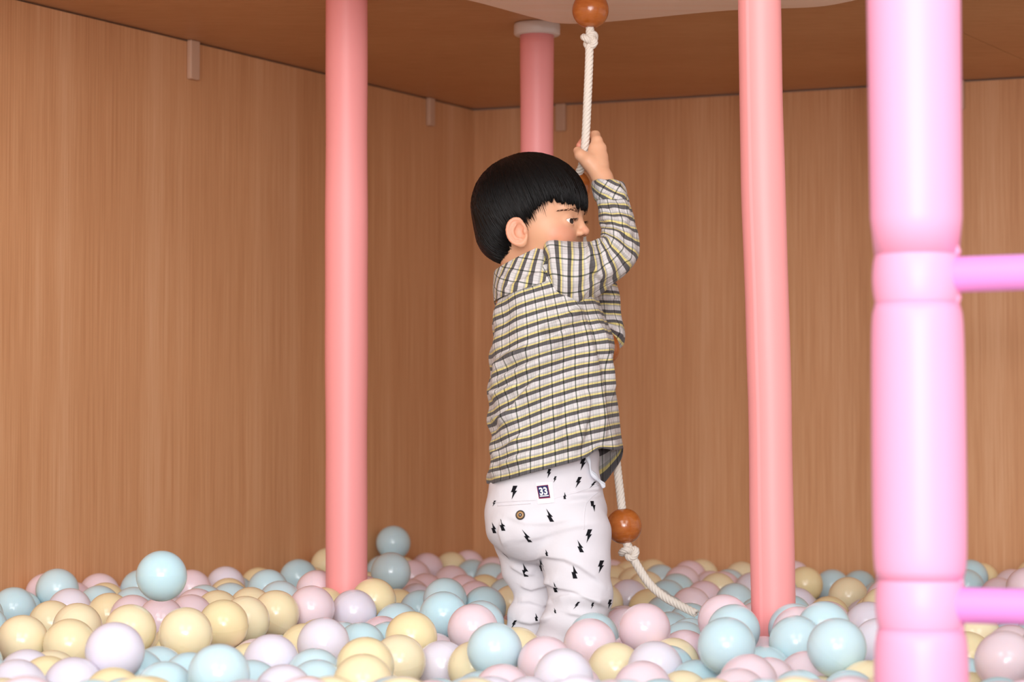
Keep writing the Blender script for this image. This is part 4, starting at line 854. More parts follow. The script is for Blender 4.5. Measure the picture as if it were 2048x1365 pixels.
(-23,2979,110,'y',0),(419,2993,110,'b',1),(1013,3019,110,'w',0),(-491,3082,110,'b',0),(237,3100,110,'y',0),(-839,3135,110,'w',0),(1073,3166,110,'w',0),(361,3204,110,'b',0),(-999,3286,110,'b',0),(-800,3288,110,'b',0),(107,3309,110,'y',0),(212,3295,110,'p',0),
(-791,3370,110,'p',0),(-310,3338,110,'y',0),(687,3335,110,'p',0),(858,3322,110,'y',0),(-1134,3411,110,'b',0),(-482,3403,110,'y',0),(-207,3434,110,'w',0),(83,3408,110,'p',0),(492,3415,110,'b',0),(-1105,3526,110,'p',0),(-726,3490,110,'b',0),(169,3493,110,'b',0),
(290,3599,110,'p',0),(467,3549,110,'y',0),(1145,3585,110,'p',0),(-1051,3642,110,'b',0),(-399,3681,110,'b',0),(-28,3633,110,'b',1),(-214,3695,110,'y',0),(544,3710,110,'b',1),(866,3747,110,'y',0),(1261,3714,110,'w',0),(-1080,3769,110,'b',0),(-554,3772,110,'b',0),
(349,3776,110,'b',0),(296,3868,110,'b',1),(862,3855,110,'b',0),(844,3958,110,'y',0),(-941,4040,110,'w',0),(-257,4000,110,'b',0),(555,3999,110,'y',0),(-50,4045,110,'b',0),(934,4056,110,'w',0),(1030,4083,110,'b',0),(-166,4153,110,'w',0),(-7,4175,110,'y',0),
(606,4125,110,'p',0),(142,4226,110,'b',0),(257,4242,110,'w',0),(-798,4297,110,'w',0),(-555,4283,110,'p',0),(219,4343,110,'b',0),(143,4472,110,'b',0),(264,4408,110,'w',0),(934,4454,110,'b',0),(1531,4459,110,'y',0),(957,4535,110,'b',0),(1256,4516,110,'p',0),
(-872,4603,110,'y',0),(445,4597,110,'b',1),(538,4578,110,'w',0),(-527,4626,110,'y',0),(-46,4630,110,'b',0),(129,4651,110,'y',0),(323,4621,110,'y',1),(641,4661,110,'p',0),(872,4622,110,'b',0),(1219,4626,110,'p',0),(264,4830,110,'y',0),(732,4824,110,'y',0),
(1407,4773,110,'p',0),(1612,4768,110,'p',0),(931,4867,110,'y',0),(1748,4870,110,'w',0),(136,4940,110,'b',0),(805,4977,110,'b',0),(-561,4998,110,'p',0),(308,4983,110,'p',1),(640,5008,110,'b',0),(721,5031,110,'w',0),(1191,5032,110,'y',0),(-66,5078,110,'y',0),
(710,5112,110,'y',1),(808,5086,110,'b',0),(1786,5118,110,'w',0),(-13,5188,110,'y',0),(98,5154,110,'b',1),(1386,5216,110,'b',0),(1506,5210,110,'y',0),(1202,5274,110,'p',0),(310,5452,110,'w',0),(-317,5547,110,'b',0),(72,5485,110,'b',0),(-98,5652,110,'p',0),
(693,5635,110,'p',0),(443,5730,110,'y',0),(-131,5810,110,'p',0),(295,2317,100,'y',0),(-698,2418,100,'w',0),(170,2414,100,'y',0),(293,2418,100,'b',0),(-540,2505,100,'w',0),(-146,2514,100,'b',0),(-515,2593,100,'b',0),(-268,2533,100,'y',0),(158,2633,100,'w',0),
(-164,2773,100,'p',0),(824,2814,100,'b',0),(979,2790,100,'w',0),(-645,2860,100,'b',0),(-566,2874,100,'y',0),(362,2865,100,'b',0),(569,2855,100,'y',0),(-75,2921,100,'p',0),(-838,3006,100,'w',0),(-532,3015,100,'y',0),(-391,3026,100,'p',0),(294,3024,100,'b',0),
(563,2997,100,'y',0),(131,3068,100,'b',0),(678,3085,100,'b',0),(-748,3152,100,'p',0),(-300,3139,100,'b',0),(76,3167,100,'b',0),(475,3175,100,'y',0),(-556,3281,100,'b',0),(-227,3335,100,'b',0),(-60,3359,100,'p',0),(575,3452,100,'y',0),(-297,3473,100,'y',0),
(8,3523,100,'y',0),(323,3506,100,'p',0),(924,3521,100,'y',0),(-774,3577,100,'b',0),(146,3600,100,'y',0),(609,3565,100,'p',0),(-1305,3630,100,'y',0),(781,3612,100,'b',0),(750,3751,100,'w',0),(-56,3802,100,'y',0),(667,3755,100,'y',0),(718,3822,100,'b',0),
(-907,3883,100,'b',0),(1265,3845,100,'y',0),(-662,3950,100,'b',0),(-186,3928,100,'b',1),(-732,4034,100,'y',0),(-462,3994,100,'p',0),(-1068,4077,100,'b',0),(-978,4113,100,'y',0),(-798,4108,100,'y',0),(-471,4089,100,'p',0),(85,4058,100,'y',0),(445,4120,100,'w',1),
(905,4148,100,'w',0),(-1034,4225,100,'b',0),(-777,4193,100,'b',0),(-661,4317,100,'p',0),(582,4292,100,'b',0),(1489,4292,100,'y',0),(-743,4390,100,'b',0),(-287,4387,100,'p',0),(-203,4348,100,'p',0),(1334,4341,100,'p',0),(-136,4430,100,'y',0),(374,4450,100,'b',0),
(-711,4551,100,'b',0),(859,4730,100,'p',0),(1020,4745,100,'y',0),(510,4817,100,'w',0),(680,4766,100,'b',0),(935,4787,100,'y',0),(720,4953,100,'p',0),(1058,4961,100,'w',0),(-72,4982,100,'b',0),(1027,5036,100,'p',0),(1253,4986,100,'b',0),(1417,5032,100,'y',0),
(1102,5108,100,'y',0),(1585,5127,100,'b',0),(-275,5264,100,'y',0),(415,5203,100,'b',0),(703,5275,100,'b',0),(937,5276,100,'b',0),(1015,5268,100,'b',0),(455,5408,100,'p',0),(1394,5378,100,'p',0),(1698,5370,100,'w',0),(-468,5419,100,'b',0),(163,5466,100,'y',0),
(1249,5417,100,'w',0),(-27,5538,100,'p',0),(61,5658,100,'y',0),(156,5665,100,'p',0),(551,5834,100,'b',0),(757,5797,100,'b',0),(209,5867,100,'b',0),(317,5969,100,'p',0),(-833,2371,90,'b',0),(-276,2320,90,'b',0),(710,2373,90,'y',0),(-20,2419,90,'p',0),
(468,2430,90,'y',0),(575,2428,90,'p',0),(601,2504,90,'y',0),(-790,2591,90,'p',0),(-629,2531,90,'b',0),(750,2577,90,'p',0),(592,2657,90,'y',0),(15,2746,90,'b',0),(-423,2791,90,'w',0),(-56,2789,90,'b',0),(750,2853,90,'p',0),(-785,2900,90,'b',0),
(-387,2929,90,'y',0),(-301,3016,90,'p',0),(-409,3104,90,'b',0),(-132,3082,90,'b',0),(-46,3091,90,'p',0),(352,3082,90,'y',0),(547,3089,90,'w',0),(-1122,3159,90,'y',0),(-959,3166,90,'w',0),(-604,3124,90,'b',0),(-68,3169,90,'b',0),(580,3159,90,'p',0),
(-453,3245,90,'y',0),(-309,3245,90,'b',0),(-184,3230,90,'b',0),(245,3203,90,'b',0),(827,3198,90,'p',0),(-1151,3255,90,'b',0),(-137,3307,90,'b',0),(470,3261,90,'b',0),(306,3389,90,'b',0),(999,3341,90,'y',0),(-693,3422,90,'y',0),(-117,3439,90,'y',0),
(-1251,3493,90,'b',0),(-884,3534,90,'p',0),(800,3498,90,'p',0),(-1184,3579,90,'b',0),(-451,3575,90,'b',0),(60,3598,90,'b',0),(995,3590,90,'y',0),(-621,3641,90,'p',0),(220,3668,90,'y',0),(1003,3679,90,'p',0),(-1331,3707,90,'b',0),(-356,3751,90,'y',1),
(-808,3830,90,'p',0),(-478,3893,90,'b',0),(26,3852,90,'p',1),(127,3829,90,'p',0),(553,3866,90,'p',0),(-1302,3931,90,'y',0),(493,3945,90,'y',0),(628,3973,90,'p',0),(1030,3972,90,'b',0),(-323,4077,90,'p',0),(-191,4071,90,'y',0),(693,4077,90,'p',0),
(280,4128,90,'p',0),(681,4173,90,'y',0),(1142,4164,90,'b',0),(1342,4136,90,'p',0),(1424,4115,90,'b',0),(-919,4218,90,'p',0),(-699,4189,90,'b',0),(-476,4202,90,'w',0),(346,4242,90,'p',0),(1043,4248,90,'b',0),(-435,4302,90,'y',0),(-273,4310,90,'y',0),
(645,4456,90,'w',0),(1138,4413,90,'b',0),(-575,4539,90,'p',0),(-87,4509,90,'b',0),(209,4522,90,'b',0),(1459,4545,90,'y',0),(-788,4549,90,'p',0),(-222,4567,90,'p',0),(709,4585,90,'p',0),(552,4678,90,'p',0),(1292,4754,90,'b',0),(-508,4782,90,'w',0),
(-419,4790,90,'y',0),(-154,4817,90,'p',0),(-67,4787,90,'y',0),(1724,4791,90,'p',0),(-764,4906,90,'w',0),(-233,4884,90,'b',0),(635,4845,90,'p',0),(1180,4881,90,'p',0),(1387,4864,90,'y',0),(-628,4950,90,'y',0),(-304,4960,90,'y',0),(1435,4954,90,'y',0),
(1612,4946,90,'b',0),(1692,4922,90,'b',0),(1777,4984,90,'y',0),(-568,5086,90,'b',0),(-424,5059,90,'y',0),(-159,5087,90,'w',0),(339,5054,90,'b',0),(512,5099,90,'y',1),(1368,5105,90,'y',0),(1699,5084,90,'b',0),(-227,5172,90,'p',0),(851,5157,90,'p',0),
(1195,5193,90,'b',0),(-422,5291,90,'p',0),(39,5312,90,'b',0),(-59,5350,90,'y',0),(303,5376,90,'y',0),(749,5375,90,'y',0),(1164,5408,90,'b',0),(1610,5389,90,'p',0),(-73,5464,90,'b',0),(1002,5465,90,'p',0),(-223,5541,90,'y',0),(420,5505,90,'b',0),
(1413,5509,90,'y',0),(1312,5562,90,'b',0),(338,5655,90,'b',0),(1058,5650,90,'p',0),(656,5789,90,'y',0),(-193,5867,90,'p',0),(-473,2333,80,'b',0),(-66,2317,80,'b',0),(61,2358,80,'p',0),(282,2527,80,'p',0),(-1,2555,80,'b',0),(227,2663,80,'b',0),
(673,2640,80,'b',0),(319,2710,80,'p',0),(758,2703,80,'b',0),(-982,2813,80,'p',0),(-889,2801,80,'p',0),(174,2748,80,'p',0),(159,2873,80,'p',0),(939,2881,80,'b',0),(5,2904,80,'b',0),(857,2896,80,'w',0),(-1001,2972,80,'b',0),(59,3023,80,'w',0),
(902,2983,80,'w',0),(475,3043,80,'p',0),(1112,3099,80,'b',0),(-859,3226,80,'y',0),(667,3188,80,'y',0),(19,3316,80,'p',0),(403,3301,80,'y',0),(604,3288,80,'y',0),(-1119,3326,80,'y',0),(-626,3343,80,'w',0),(1122,3373,80,'p',0),(-963,3435,80,'b',0),
(183,3415,80,'y',0),(892,3422,80,'p',0),(-89,3521,80,'y',0),(696,3536,80,'y',0),(1182,3497,80,'b',0),(-1014,3573,80,'p',0),(-701,3556,80,'p',0),(-900,3653,80,'b',0),(685,3659,80,'w',0),(1107,3668,80,'y',0),(-645,3748,80,'b',0),(-512,3708,80,'y',0),
(-91,3726,80,'p',0),(930,3704,80,'y',0),(-1365,3820,80,'y',0),(-1022,3814,80,'w',0),(-158,3774,80,'y',0),(1018,3764,80,'p',0),(-1174,3895,80,'b',0),(-784,3919,80,'y',0),(710,3929,80,'p',0),(-860,4038,80,'w',0),(-592,4028,80,'y',0),(-370,4014,80,'b',0),
(1107,4009,80,'p',0),(1428,4026,80,'p',0),(767,4055,80,'b',0),(1229,4072,80,'y',0),(-601,4168,80,'y',0),(192,4170,80,'y',0),(-321,4191,80,'p',0),(-102,4230,80,'y',0),(-975,4274,80,'b',0),(725,4267,80,'b',0),(-848,4383,80,'b',0),(-44,4354,80,'b',0),
(521,4383,80,'w',0),(926,4353,80,'p',0),(852,4468,80,'y',0),(1252,4427,80,'p',0),(1455,4402,80,'b',0),(488,4507,80,'w',0),(1120,4530,80,'p',0),(1579,4536,80,'p',0),(-403,4591,80,'y',0),(79,4559,80,'b',0),(-785,4648,80,'b',0),(-671,4624,80,'y',0),
(-132,4630,80,'p',0),(780,4649,80,'p',0),(1116,4634,80,'w',0),(1571,4633,80,'p',0),(-846,4729,80,'b',0),(-691,4749,80,'y',0),(119,4738,80,'p',0),(1433,4702,80,'b',0),(27,4819,80,'b',0),(450,4768,80,'b',0),(837,4806,80,'b',0),(1162,4784,80,'b',0),
(-576,4883,80,'p',0),(1071,4880,80,'p',0),(1475,4844,80,'b',0),(-158,4924,80,'y',0),(260,4909,80,'p',0),(395,4950,80,'b',0),(541,4929,80,'p',0),(970,4934,80,'b',0),(-654,5047,80,'p',0),(552,5034,80,'p',0),(1527,4982,80,'p',0),(1284,5116,80,'y',0),
(-489,5156,80,'b',0),(734,5191,80,'w',0),(1012,5159,80,'b',0),(153,5213,80,'b',0),(557,5239,80,'y',0),(1317,5245,80,'y',0),(1728,5230,80,'b',0),(608,5301,80,'y',0),(-312,5389,80,'y',0),(-208,5372,80,'y',0),(156,5380,80,'b',0),(540,5378,80,'b',0),
(993,5366,80,'y',0),(1079,5340,80,'p',0),(622,5473,80,'p',0),(759,5515,80,'w',0),(593,5637,80,'p',0),(898,5727,80,'y',0),(13,5792,80,'p',0),(22,5958,80,'y',0),(442,5928,80,'y',0),(176,6037,80,'b',0),(46,6091,80,'y',0),(-369,2386,70,'w',0),
(-189,2343,70,'w',0),(192,2320,70,'p',0),(535,2323,70,'y',0),(-262,2413,70,'b',0),(63,2470,70,'p',0),(519,2504,70,'y',0),(686,2490,70,'y',0),(-93,2583,70,'w',0),(857,2563,70,'p',0),(-601,2635,70,'y',0),(-174,2628,70,'p',0),(-802,2679,70,'p',0),
(-718,2696,70,'b',0),(-793,2777,70,'p',0),(635,2757,70,'b',0),(277,2820,70,'y',0),(-151,2941,70,'y',0),(120,2960,70,'p',0),(250,2953,70,'b',0),(-917,3018,70,'w',0),(-669,3001,70,'b',0),(649,3012,70,'p',0),(807,2996,70,'y',0),(-703,3096,70,'y',0),
(765,3073,70,'b',0),(858,3070,70,'p',0),(-1046,3173,70,'b',0),(-455,3169,70,'w',0),(165,3172,70,'w',0),(1002,3162,70,'w',0),(997,3246,70,'w',0),(780,3304,70,'y',0),(-869,3345,70,'b',0),(-1218,3426,70,'b',0),(-1072,3453,70,'w',0),(-823,3432,70,'y',0),
(-588,3458,70,'b',0),(-390,3457,70,'b',0),(258,3453,70,'y',0),(423,3412,70,'b',0),(665,3401,70,'b',0),(785,3400,70,'y',0),(64,3476,70,'b',0),(-538,3600,70,'w',0),(-285,3601,70,'w',0),(372,3585,70,'p',0),(1087,3551,70,'p',0),(1222,3571,70,'y',0),
(-1119,3637,70,'b',0),(335,3664,70,'b',0),(1300,3616,70,'b',0),(-1149,3743,70,'w',0),(-789,3729,70,'b',0),(225,3747,70,'b',0),(1110,3749,70,'y',0),(1196,3732,70,'y',0),(934,3793,70,'p',0),(1341,3782,70,'p',0),(-387,3865,70,'w',0),(-146,3860,70,'y',0),
(202,3848,70,'p',0),(420,3887,70,'p',0),(1070,3841,70,'y',0),(1170,3855,70,'y',0),(1328,3880,70,'b',0),(-890,3955,70,'w',0),(-43,3943,70,'y',0),(266,3953,70,'b',1),(950,3899,70,'y',0),(-1217,4041,70,'y',0),(1191,3975,70,'w',0),(-544,4107,70,'b',0),
(-99,4097,70,'p',0),(-1141,4237,70,'b',0),(413,4205,70,'y',0),(496,4190,70,'p',0),(756,4191,70,'y',0),(942,4222,70,'b',0),(1208,4202,70,'p',0),(1371,4218,70,'y',0),(-539,4355,70,'p',0),(743,4357,70,'p',0),(-728,4466,70,'w',0),(-591,4466,70,'b',0),
(-398,4438,70,'b',0),(24,4457,70,'y',0),(1335,4474,70,'b',0),(-495,4564,70,'b',0),(1380,4548,70,'p',0),(65,4671,70,'w',0),(391,4682,70,'p',0),(-380,4712,70,'b',0),(-284,4728,70,'y',0),(-127,4714,70,'b',0),(199,4757,70,'y',0),(317,4742,70,'p',0),
(589,4748,70,'y',0),(1081,4788,70,'w',0),(-353,4900,70,'p',0),(116,4850,70,'p',0),(1248,4849,70,'y',0),(1313,4896,70,'w',0),(-480,4926,70,'b',0),(19,4990,70,'y',0),(258,5033,70,'p',0),(894,5079,70,'p',0),(304,5193,70,'p',0),(1088,5262,70,'b',0),
(1557,5256,70,'p',0),(292,5286,70,'b',0),(777,5303,70,'y',0),(1492,5310,70,'y',0),(1481,5408,70,'y',0),(-375,5436,70,'w',0),(-300,5472,70,'b',0),(521,5472,70,'p',0),(1550,5463,70,'y',0),(-144,5495,70,'b',0),(1153,5519,70,'p',0),(1287,5490,70,'y',0),
(651,5574,70,'b',0),(-233,5676,70,'b',0),(-316,5700,70,'b',0),(266,5718,70,'y',0),(503,5759,70,'b',0),(101,5799,70,'b',0),(-99,5896,70,'p',0),(-1,5881,70,'b',0),(117,5899,70,'y',0),(288,5874,70,'y',0),(-78,6005,70,'y',0),(-706,2351,60,'y',0),
(460,2351,60,'y',0),(644,2333,60,'y',0),(-870,2438,60,'b',0),(-508,2410,60,'y',0),(-471,2488,60,'y',0),(366,2482,60,'b',0),(-911,2596,60,'b',0),(-712,2584,60,'b',0),(538,2592,60,'y',0),(613,2574,60,'p',0),(-292,2662,60,'b',0),(99,2672,60,'b',0),
(-560,2734,60,'b',0),(493,2712,60,'p',0),(950,2718,60,'b',0),(-240,2782,60,'p',0),(-959,2885,60,'y',0),(640,2848,60,'p',0),(-491,2939,60,'w',0),(-286,2890,60,'w',0),(524,2925,60,'b',0),(-1051,3091,60,'p',0),(-233,3061,60,'y',0),(68,3099,60,'w',0),
(285,3143,60,'p',0),(429,3107,60,'y',0),(905,3148,60,'b',0),(-763,3217,60,'p',0),(-236,3181,60,'b',0),(-68,3246,60,'p',0),(60,3238,60,'b',0),(-657,3272,60,'w',0),(-390,3318,60,'w',0),(926,3340,60,'b',0),(-473,3469,60,'w',0),(451,3490,60,'p',0),
(989,3507,60,'p',0),(546,3544,60,'y',0),(886,3583,60,'b',0),(-125,3646,60,'b',0),(514,3640,60,'p',0),(599,3680,60,'y',0),(-1231,3726,60,'p',0),(-880,3738,60,'y',0),(-437,3734,60,'y',0),(101,3749,60,'p',0),(464,3740,60,'b',0),(517,3797,60,'b',0),
(596,3808,60,'w',0),(-1263,3835,60,'b',0),(-639,3881,60,'y',0),(-544,3861,60,'w',0),(770,3869,60,'b',0),(-1041,3930,60,'y',0),(-574,3955,60,'y',0),(173,3924,60,'y',0),(1360,3950,60,'b',0),(38,4004,60,'p',0),(489,4043,60,'b',0),(-1119,4120,60,'w',0),
(-258,4126,60,'y',0),(-212,4243,60,'w',0),(614,4212,60,'p',0),(855,4232,60,'y',0),(1135,4236,60,'b',0),(-353,4298,60,'w',0),(437,4325,60,'b',0),(654,4313,60,'y',0),(1182,4310,60,'y',0),(-954,4367,60,'y',0),(121,4385,60,'y',0),(1027,4383,60,'p',0),
(-1001,4437,60,'y',0),(-917,4498,60,'y',0),(-329,4537,60,'p',0),(-196,4491,60,'w',0),(303,4539,60,'p',0),(742,4508,60,'y',0),(1196,4507,60,'y',0),(254,4628,60,'p',0),(470,4690,60,'b',0),(1042,4677,60,'b',0),(1541,4715,60,'y',0),(1658,4698,60,'p',0),
(-768,4786,60,'b',0),(-684,4824,60,'w',0),(747,4767,60,'b',0),(1609,4830,60,'p',0),(-80,4898,60,'w',0),(768,4873,60,'y',0),(-147,5004,60,'p',0),(95,5047,60,'y',0),(429,5029,60,'b',0),(22,5118,60,'w',0),(627,5072,60,'y',0),(1817,5069,60,'b',0),
(-341,5126,60,'y',0),(-88,5171,60,'p',0),(1515,5139,60,'y',0),(1846,5144,60,'y',0),(362,5249,60,'p',0),(478,5247,60,'b',0),(891,5218,60,'y',0),(1868,5252,60,'p',0),(-505,5324,60,'w',0),(1791,5277,60,'w',0),(1301,5365,60,'p',0),(9,5477,60,'w',0),
(230,5418,60,'w',0),(806,5452,60,'y',0),(1098,5441,60,'w',0),(-434,5502,60,'b',0),(130,5527,60,'p',0),(234,5536,60,'w',0),(308,5514,60,'y',0),(851,5544,60,'b',0),(1002,5540,60,'b',0),(-371,5618,60,'p',0),(-38,5611,60,'p',0),(374,5574,60,'p',0),
(479,5656,60,'p',0),(817,5686,60,'b',0),(943,5646,60,'p',0),(-91,5742,60,'y',0),(350,5787,60,'b',0),(397,2405,50,'p',0),(752,2445,50,'p',0),(-73,2503,50,'y',0),(-435,2572,50,'b',0),(-202,2557,50,'p',0),(118,2586,50,'y',0),(830,2639,50,'p',0),
(-895,2709,50,'p',0),(-392,2730,50,'b',0),(399,2700,50,'y',0),(-658,2774,50,'b',0),(32,2811,50,'y',0),(546,2791,50,'p',0),(707,2782,50,'b',0),(-736,2830,50,'b',0),(-344,2836,50,'w',0),(422,2884,50,'b',0),(-628,2931,50,'b',0),(328,2937,50,'p',0),
(981,2945,50,'y',0),(-750,3034,50,'y',0),(-460,3024,50,'y',0),(1064,2971,50,'b',0),(-799,3097,50,'b',0),(956,3049,50,'p',0),(-949,3247,50,'w',0),(-673,3188,50,'y',0),(408,3211,50,'b',0),(1096,3222,50,'y',0),(-1060,3266,50,'p',0),(266,3269,50,'w',0),
(-1031,3341,50,'b',0),(-942,3365,50,'y',0),(-749,3325,50,'w',0),(1121,3449,50,'y',0),(1207,3399,50,'b',0),(-237,3507,50,'b',0),(268,3529,50,'p',0),(-940,3584,50,'y',0),(-830,3601,50,'b',0),(-707,3630,50,'b',0),(-1011,3736,50,'p',0),(1311,3707,50,'w',0),
(-1101,3819,50,'w',0),(-275,3812,50,'b',0),(-46,3863,50,'p',0),(-1231,3957,50,'y',0),(-350,3941,50,'y',0),(63,3925,50,'p',0),(866,3903,50,'b',0),(-1120,3988,50,'b',0),(878,4015,50,'b',0),(1285,3970,50,'w',0),(-687,4077,50,'w',0),(-5,4109,50,'b',0),
(181,4077,50,'p',0),(324,4074,50,'w',0),(1117,4087,50,'y',0),(-909,4127,50,'p',0),(843,4125,50,'y',0),(1035,4173,50,'p',0),(-822,4248,50,'b',0),(1294,4193,50,'b',0),(-1048,4303,50,'b',0),(121,4299,50,'y',0),(812,4308,50,'p',0),(1266,4266,50,'p',0),
(1433,4322,50,'b',0),(1575,4388,50,'p',0),(-16,4542,50,'p',0),(608,4533,50,'p',0),(390,4571,50,'b',0),(878,4564,50,'b',0),(1007,4597,50,'w',0),(-891,4672,50,'b',0),(-582,4662,50,'p',0),(689,4671,50,'y',0),(949,4677,50,'b',0),(1258,4676,50,'b',0),
(1335,4619,50,'y',0),(1646,4622,50,'b',0),(-510,4695,50,'y',0),(-599,4763,50,'b',0),(-225,4813,50,'b',0),(377,4831,50,'p',0),(1339,4811,50,'y',0),(-314,4836,50,'y',0),(448,4864,50,'p',0),(-374,4977,50,'w',0),(-225,4960,50,'y',0),(93,4966,50,'p',0),
(834,5019,50,'b',0),(1120,4990,50,'p',0),(1340,5038,50,'p',0),(194,5101,50,'p',0),(1575,5055,50,'w',0),(375,5132,50,'y',0),(462,5149,50,'p',0),(663,5154,50,'b',0),(1123,5171,50,'y',0),(1741,5138,50,'w',0),(-363,5229,50,'w',0),(-152,5221,50,'w',0),
(85,5261,50,'w',0),(226,5219,50,'y',0),(1634,5255,50,'b',0),(412,5311,50,'b',0),(1593,5323,50,'b',0),(902,5366,50,'y',0),(529,5547,50,'y',0),(115,5611,50,'b',0),(11,5704,50,'y',0),(104,5708,50,'p',0),(670,5706,50,'p',0),(200,5926,50,'p',0),
(363,5922,50,'p',0),(-552,2350,40,'b',0),(-599,2429,40,'b',0),(-321,2454,40,'w',0),(-830,2530,40,'y',0),(-737,2463,40,'y',0),(-191,2476,40,'b',0),(207,2473,40,'p',0),(-321,2542,40,'y',0),(13,2621,40,'w',0),(292,2625,40,'b',0),(-484,2676,40,'y',0),
(-129,2713,40,'y',0),(877,2704,40,'p',0),(-525,2818,40,'b',0),(-312,2758,40,'p',0),(107,2772,40,'y',0),(-823,2852,40,'y',0),(-427,2878,40,'y',0),(-152,2845,40,'p',0),(-858,2926,40,'p',0),(-737,2945,40,'w',0),(674,2930,40,'b',0),(776,2909,40,'p',0),
(-218,2987,40,'y',0),(-58,2980,40,'p',0),(732,2987,40,'p',0),(-150,3155,40,'p',0),(0,3178,40,'b',0),(-585,3242,40,'b',0),(-322,3186,40,'p',0),(890,3221,40,'w',0),(-278,3316,40,'y',0),(692,3271,40,'b',0),(1062,3294,40,'p',0),(1177,3309,40,'p',0),
(-534,3366,40,'w',0),(-177,3354,40,'b',0),(502,3343,40,'p',0),(-320,3395,40,'p',0),(1,3406,40,'b',0),(1024,3427,40,'b',0),(-790,3509,40,'y',0),(-536,3512,40,'p',0),(-1268,3551,40,'b',0),(-368,3556,40,'p',0),(97,3551,40,'p',0),(651,3598,40,'y',0),
(777,3559,40,'y',0),(-1236,3640,40,'y',0),(-466,3637,40,'p',0),(-358,3676,40,'p',0),(1207,3648,40,'p',0),(39,3685,40,'p',0),(-1298,3768,40,'w',0),(-712,3806,40,'b',0),(-583,3797,40,'y',0),(25,3764,40,'b',0),(291,3819,40,'b',0),(419,3806,40,'p',0),
(-239,3942,40,'b',0),(329,3909,40,'p',0),(796,3959,40,'y',0),(-962,3997,40,'p',0),(-142,4032,40,'y',0),(151,4005,40,'p',0),(593,4023,40,'p',0),(-258,4046,40,'b',0),(967,4091,40,'y',0),(-1022,4150,40,'y',0),(-420,4137,40,'y',0),(1477,4175,40,'y',0),
(-573,4233,40,'b',0),(-416,4243,40,'b',0),(-710,4311,40,'y',0),(-128,4326,40,'y',0),(289,4322,40,'w',0),(415,4397,40,'b',0),(672,4393,40,'b',0),(-666,4412,40,'p',0),(-495,4416,40,'w',0),(-39,4421,40,'b',0),(328,4434,40,'w',0),(481,4440,40,'y',0),
(932,4420,40,'p',0),(-451,4504,40,'b',0),(998,4482,40,'y',0),(1426,4482,40,'p',0),(-935,4603,40,'b',0),(136,4600,40,'b',0),(635,4609,40,'y',0),(1194,4585,40,'p',0),(-201,4681,40,'b',0),(-15,4662,40,'b',0),(1452,4624,40,'b',0),(1117,4706,40,'p',0),
(1340,4715,40,'y',0),(1540,4801,40,'y',0),(-491,4846,40,'p',0),(1523,4905,40,'b',0),(1697,4860,40,'y',0),(672,4942,40,'p',0),(883,4936,40,'b',0),(1249,4932,40,'w',0),(-308,5024,40,'y',0),(-38,5047,40,'p',0),(939,5007,40,'y',0),(771,5116,40,'b',0),
(1010,5087,40,'y',0),(1194,5075,40,'y',0),(-558,5148,40,'y',0),(-419,5157,40,'w',0),(917,5147,40,'y',0),(1422,5170,40,'b',0),(1636,5173,40,'b',0),(-459,5244,40,'p',0),(-167,5314,40,'b',0),(1175,5315,40,'p',0),(1406,5305,40,'y',0),(-211,5439,40,'p',0),
(695,5456,40,'b',0),(896,5482,40,'b',0),(1394,5451,40,'b',0),(-128,5588,40,'p',0),(861,5618,40,'p',0),(1201,5603,40,'y',0),(1007,5686,40,'y',0),(192,5708,40,'b',0),(-240,5830,40,'y',0),(235,5793,40,'b',0),(447,5840,40,'p',0),(-182,5926,40,'y',0),
(262,5980,40,'b',0),]

# ------------------------------------------------------------------ knotted climbing rope with wooden beads
DCH = 4.2
def Cp(px, py, dy):
    return P(px, py, DCH + dy)
rope_px = [(1183, -26, .045), (1181, 22, .045), (1180, 60, .045), (1179, 90, .045), (1178, 130, .045), (1175, 200, .045), (1172, 262, .05), (1169, 300, .055), (1163, 335, .07),
           (1148, 372, .098), (1163, 470, .10), (1180, 560, .105), (1203, 697, .10), (1222, 830, .10), (1236, 950, .085), (1243, 1010, .08),
           (1248, 1054, .07), (1256, 1096, .065), (1270, 1124, .06), (1297, 1166, .05), (1328, 1194, .035), (1362, 1213, .02), (1392, 1228, .005)]
rope_pts = catmull([Cp(*q) for q in rope_px], 420)
seg = np.linalg.norm(np.diff(rope_pts, axis=0), axis=1)
arc = np.r_[0, np.cumsum(seg)]
rope_root = empty('climbing_rope', rope_pts[0])
tag(rope_root, 'knotted cream climbing rope with brown wooden beads, held by the child', 'rope')

def twisted(path, rad, strands=5, pitch=0.038, sides=8, step=0.0032):
    """a laid rope: strands wound round a path"""
    path = np.asarray(path)
    al = np.r_[0, np.cumsum(np.linalg.norm(np.diff(path, axis=0), axis=1))]
    n = max(6, int(al[-1] / step))
    s = np.linspace(0, al[-1], n)
    pp = np.stack([np.interp(s, al, path[:, k]) for k in range(3)], 1)
    _, N, B = frames(pp)
    mb = MB()
    for k in range(strands):
        ph = 2 * math.pi * s / pitch + 2 * math.pi * k / strands
        q = pp + rad * 0.58 * (np.cos(ph)[:, None] * N + np.sin(ph)[:, None] * B)
        mb.add(*tube(q, rad * 0.47, sides))
    mb.add(*tube(pp, rad * 0.3, 6))
    return mb
RR = 0.0072
mb = twisted(rope_pts, RR)
add_obj('rope_strand', mb.mesh(), rope_root, ROPEM)

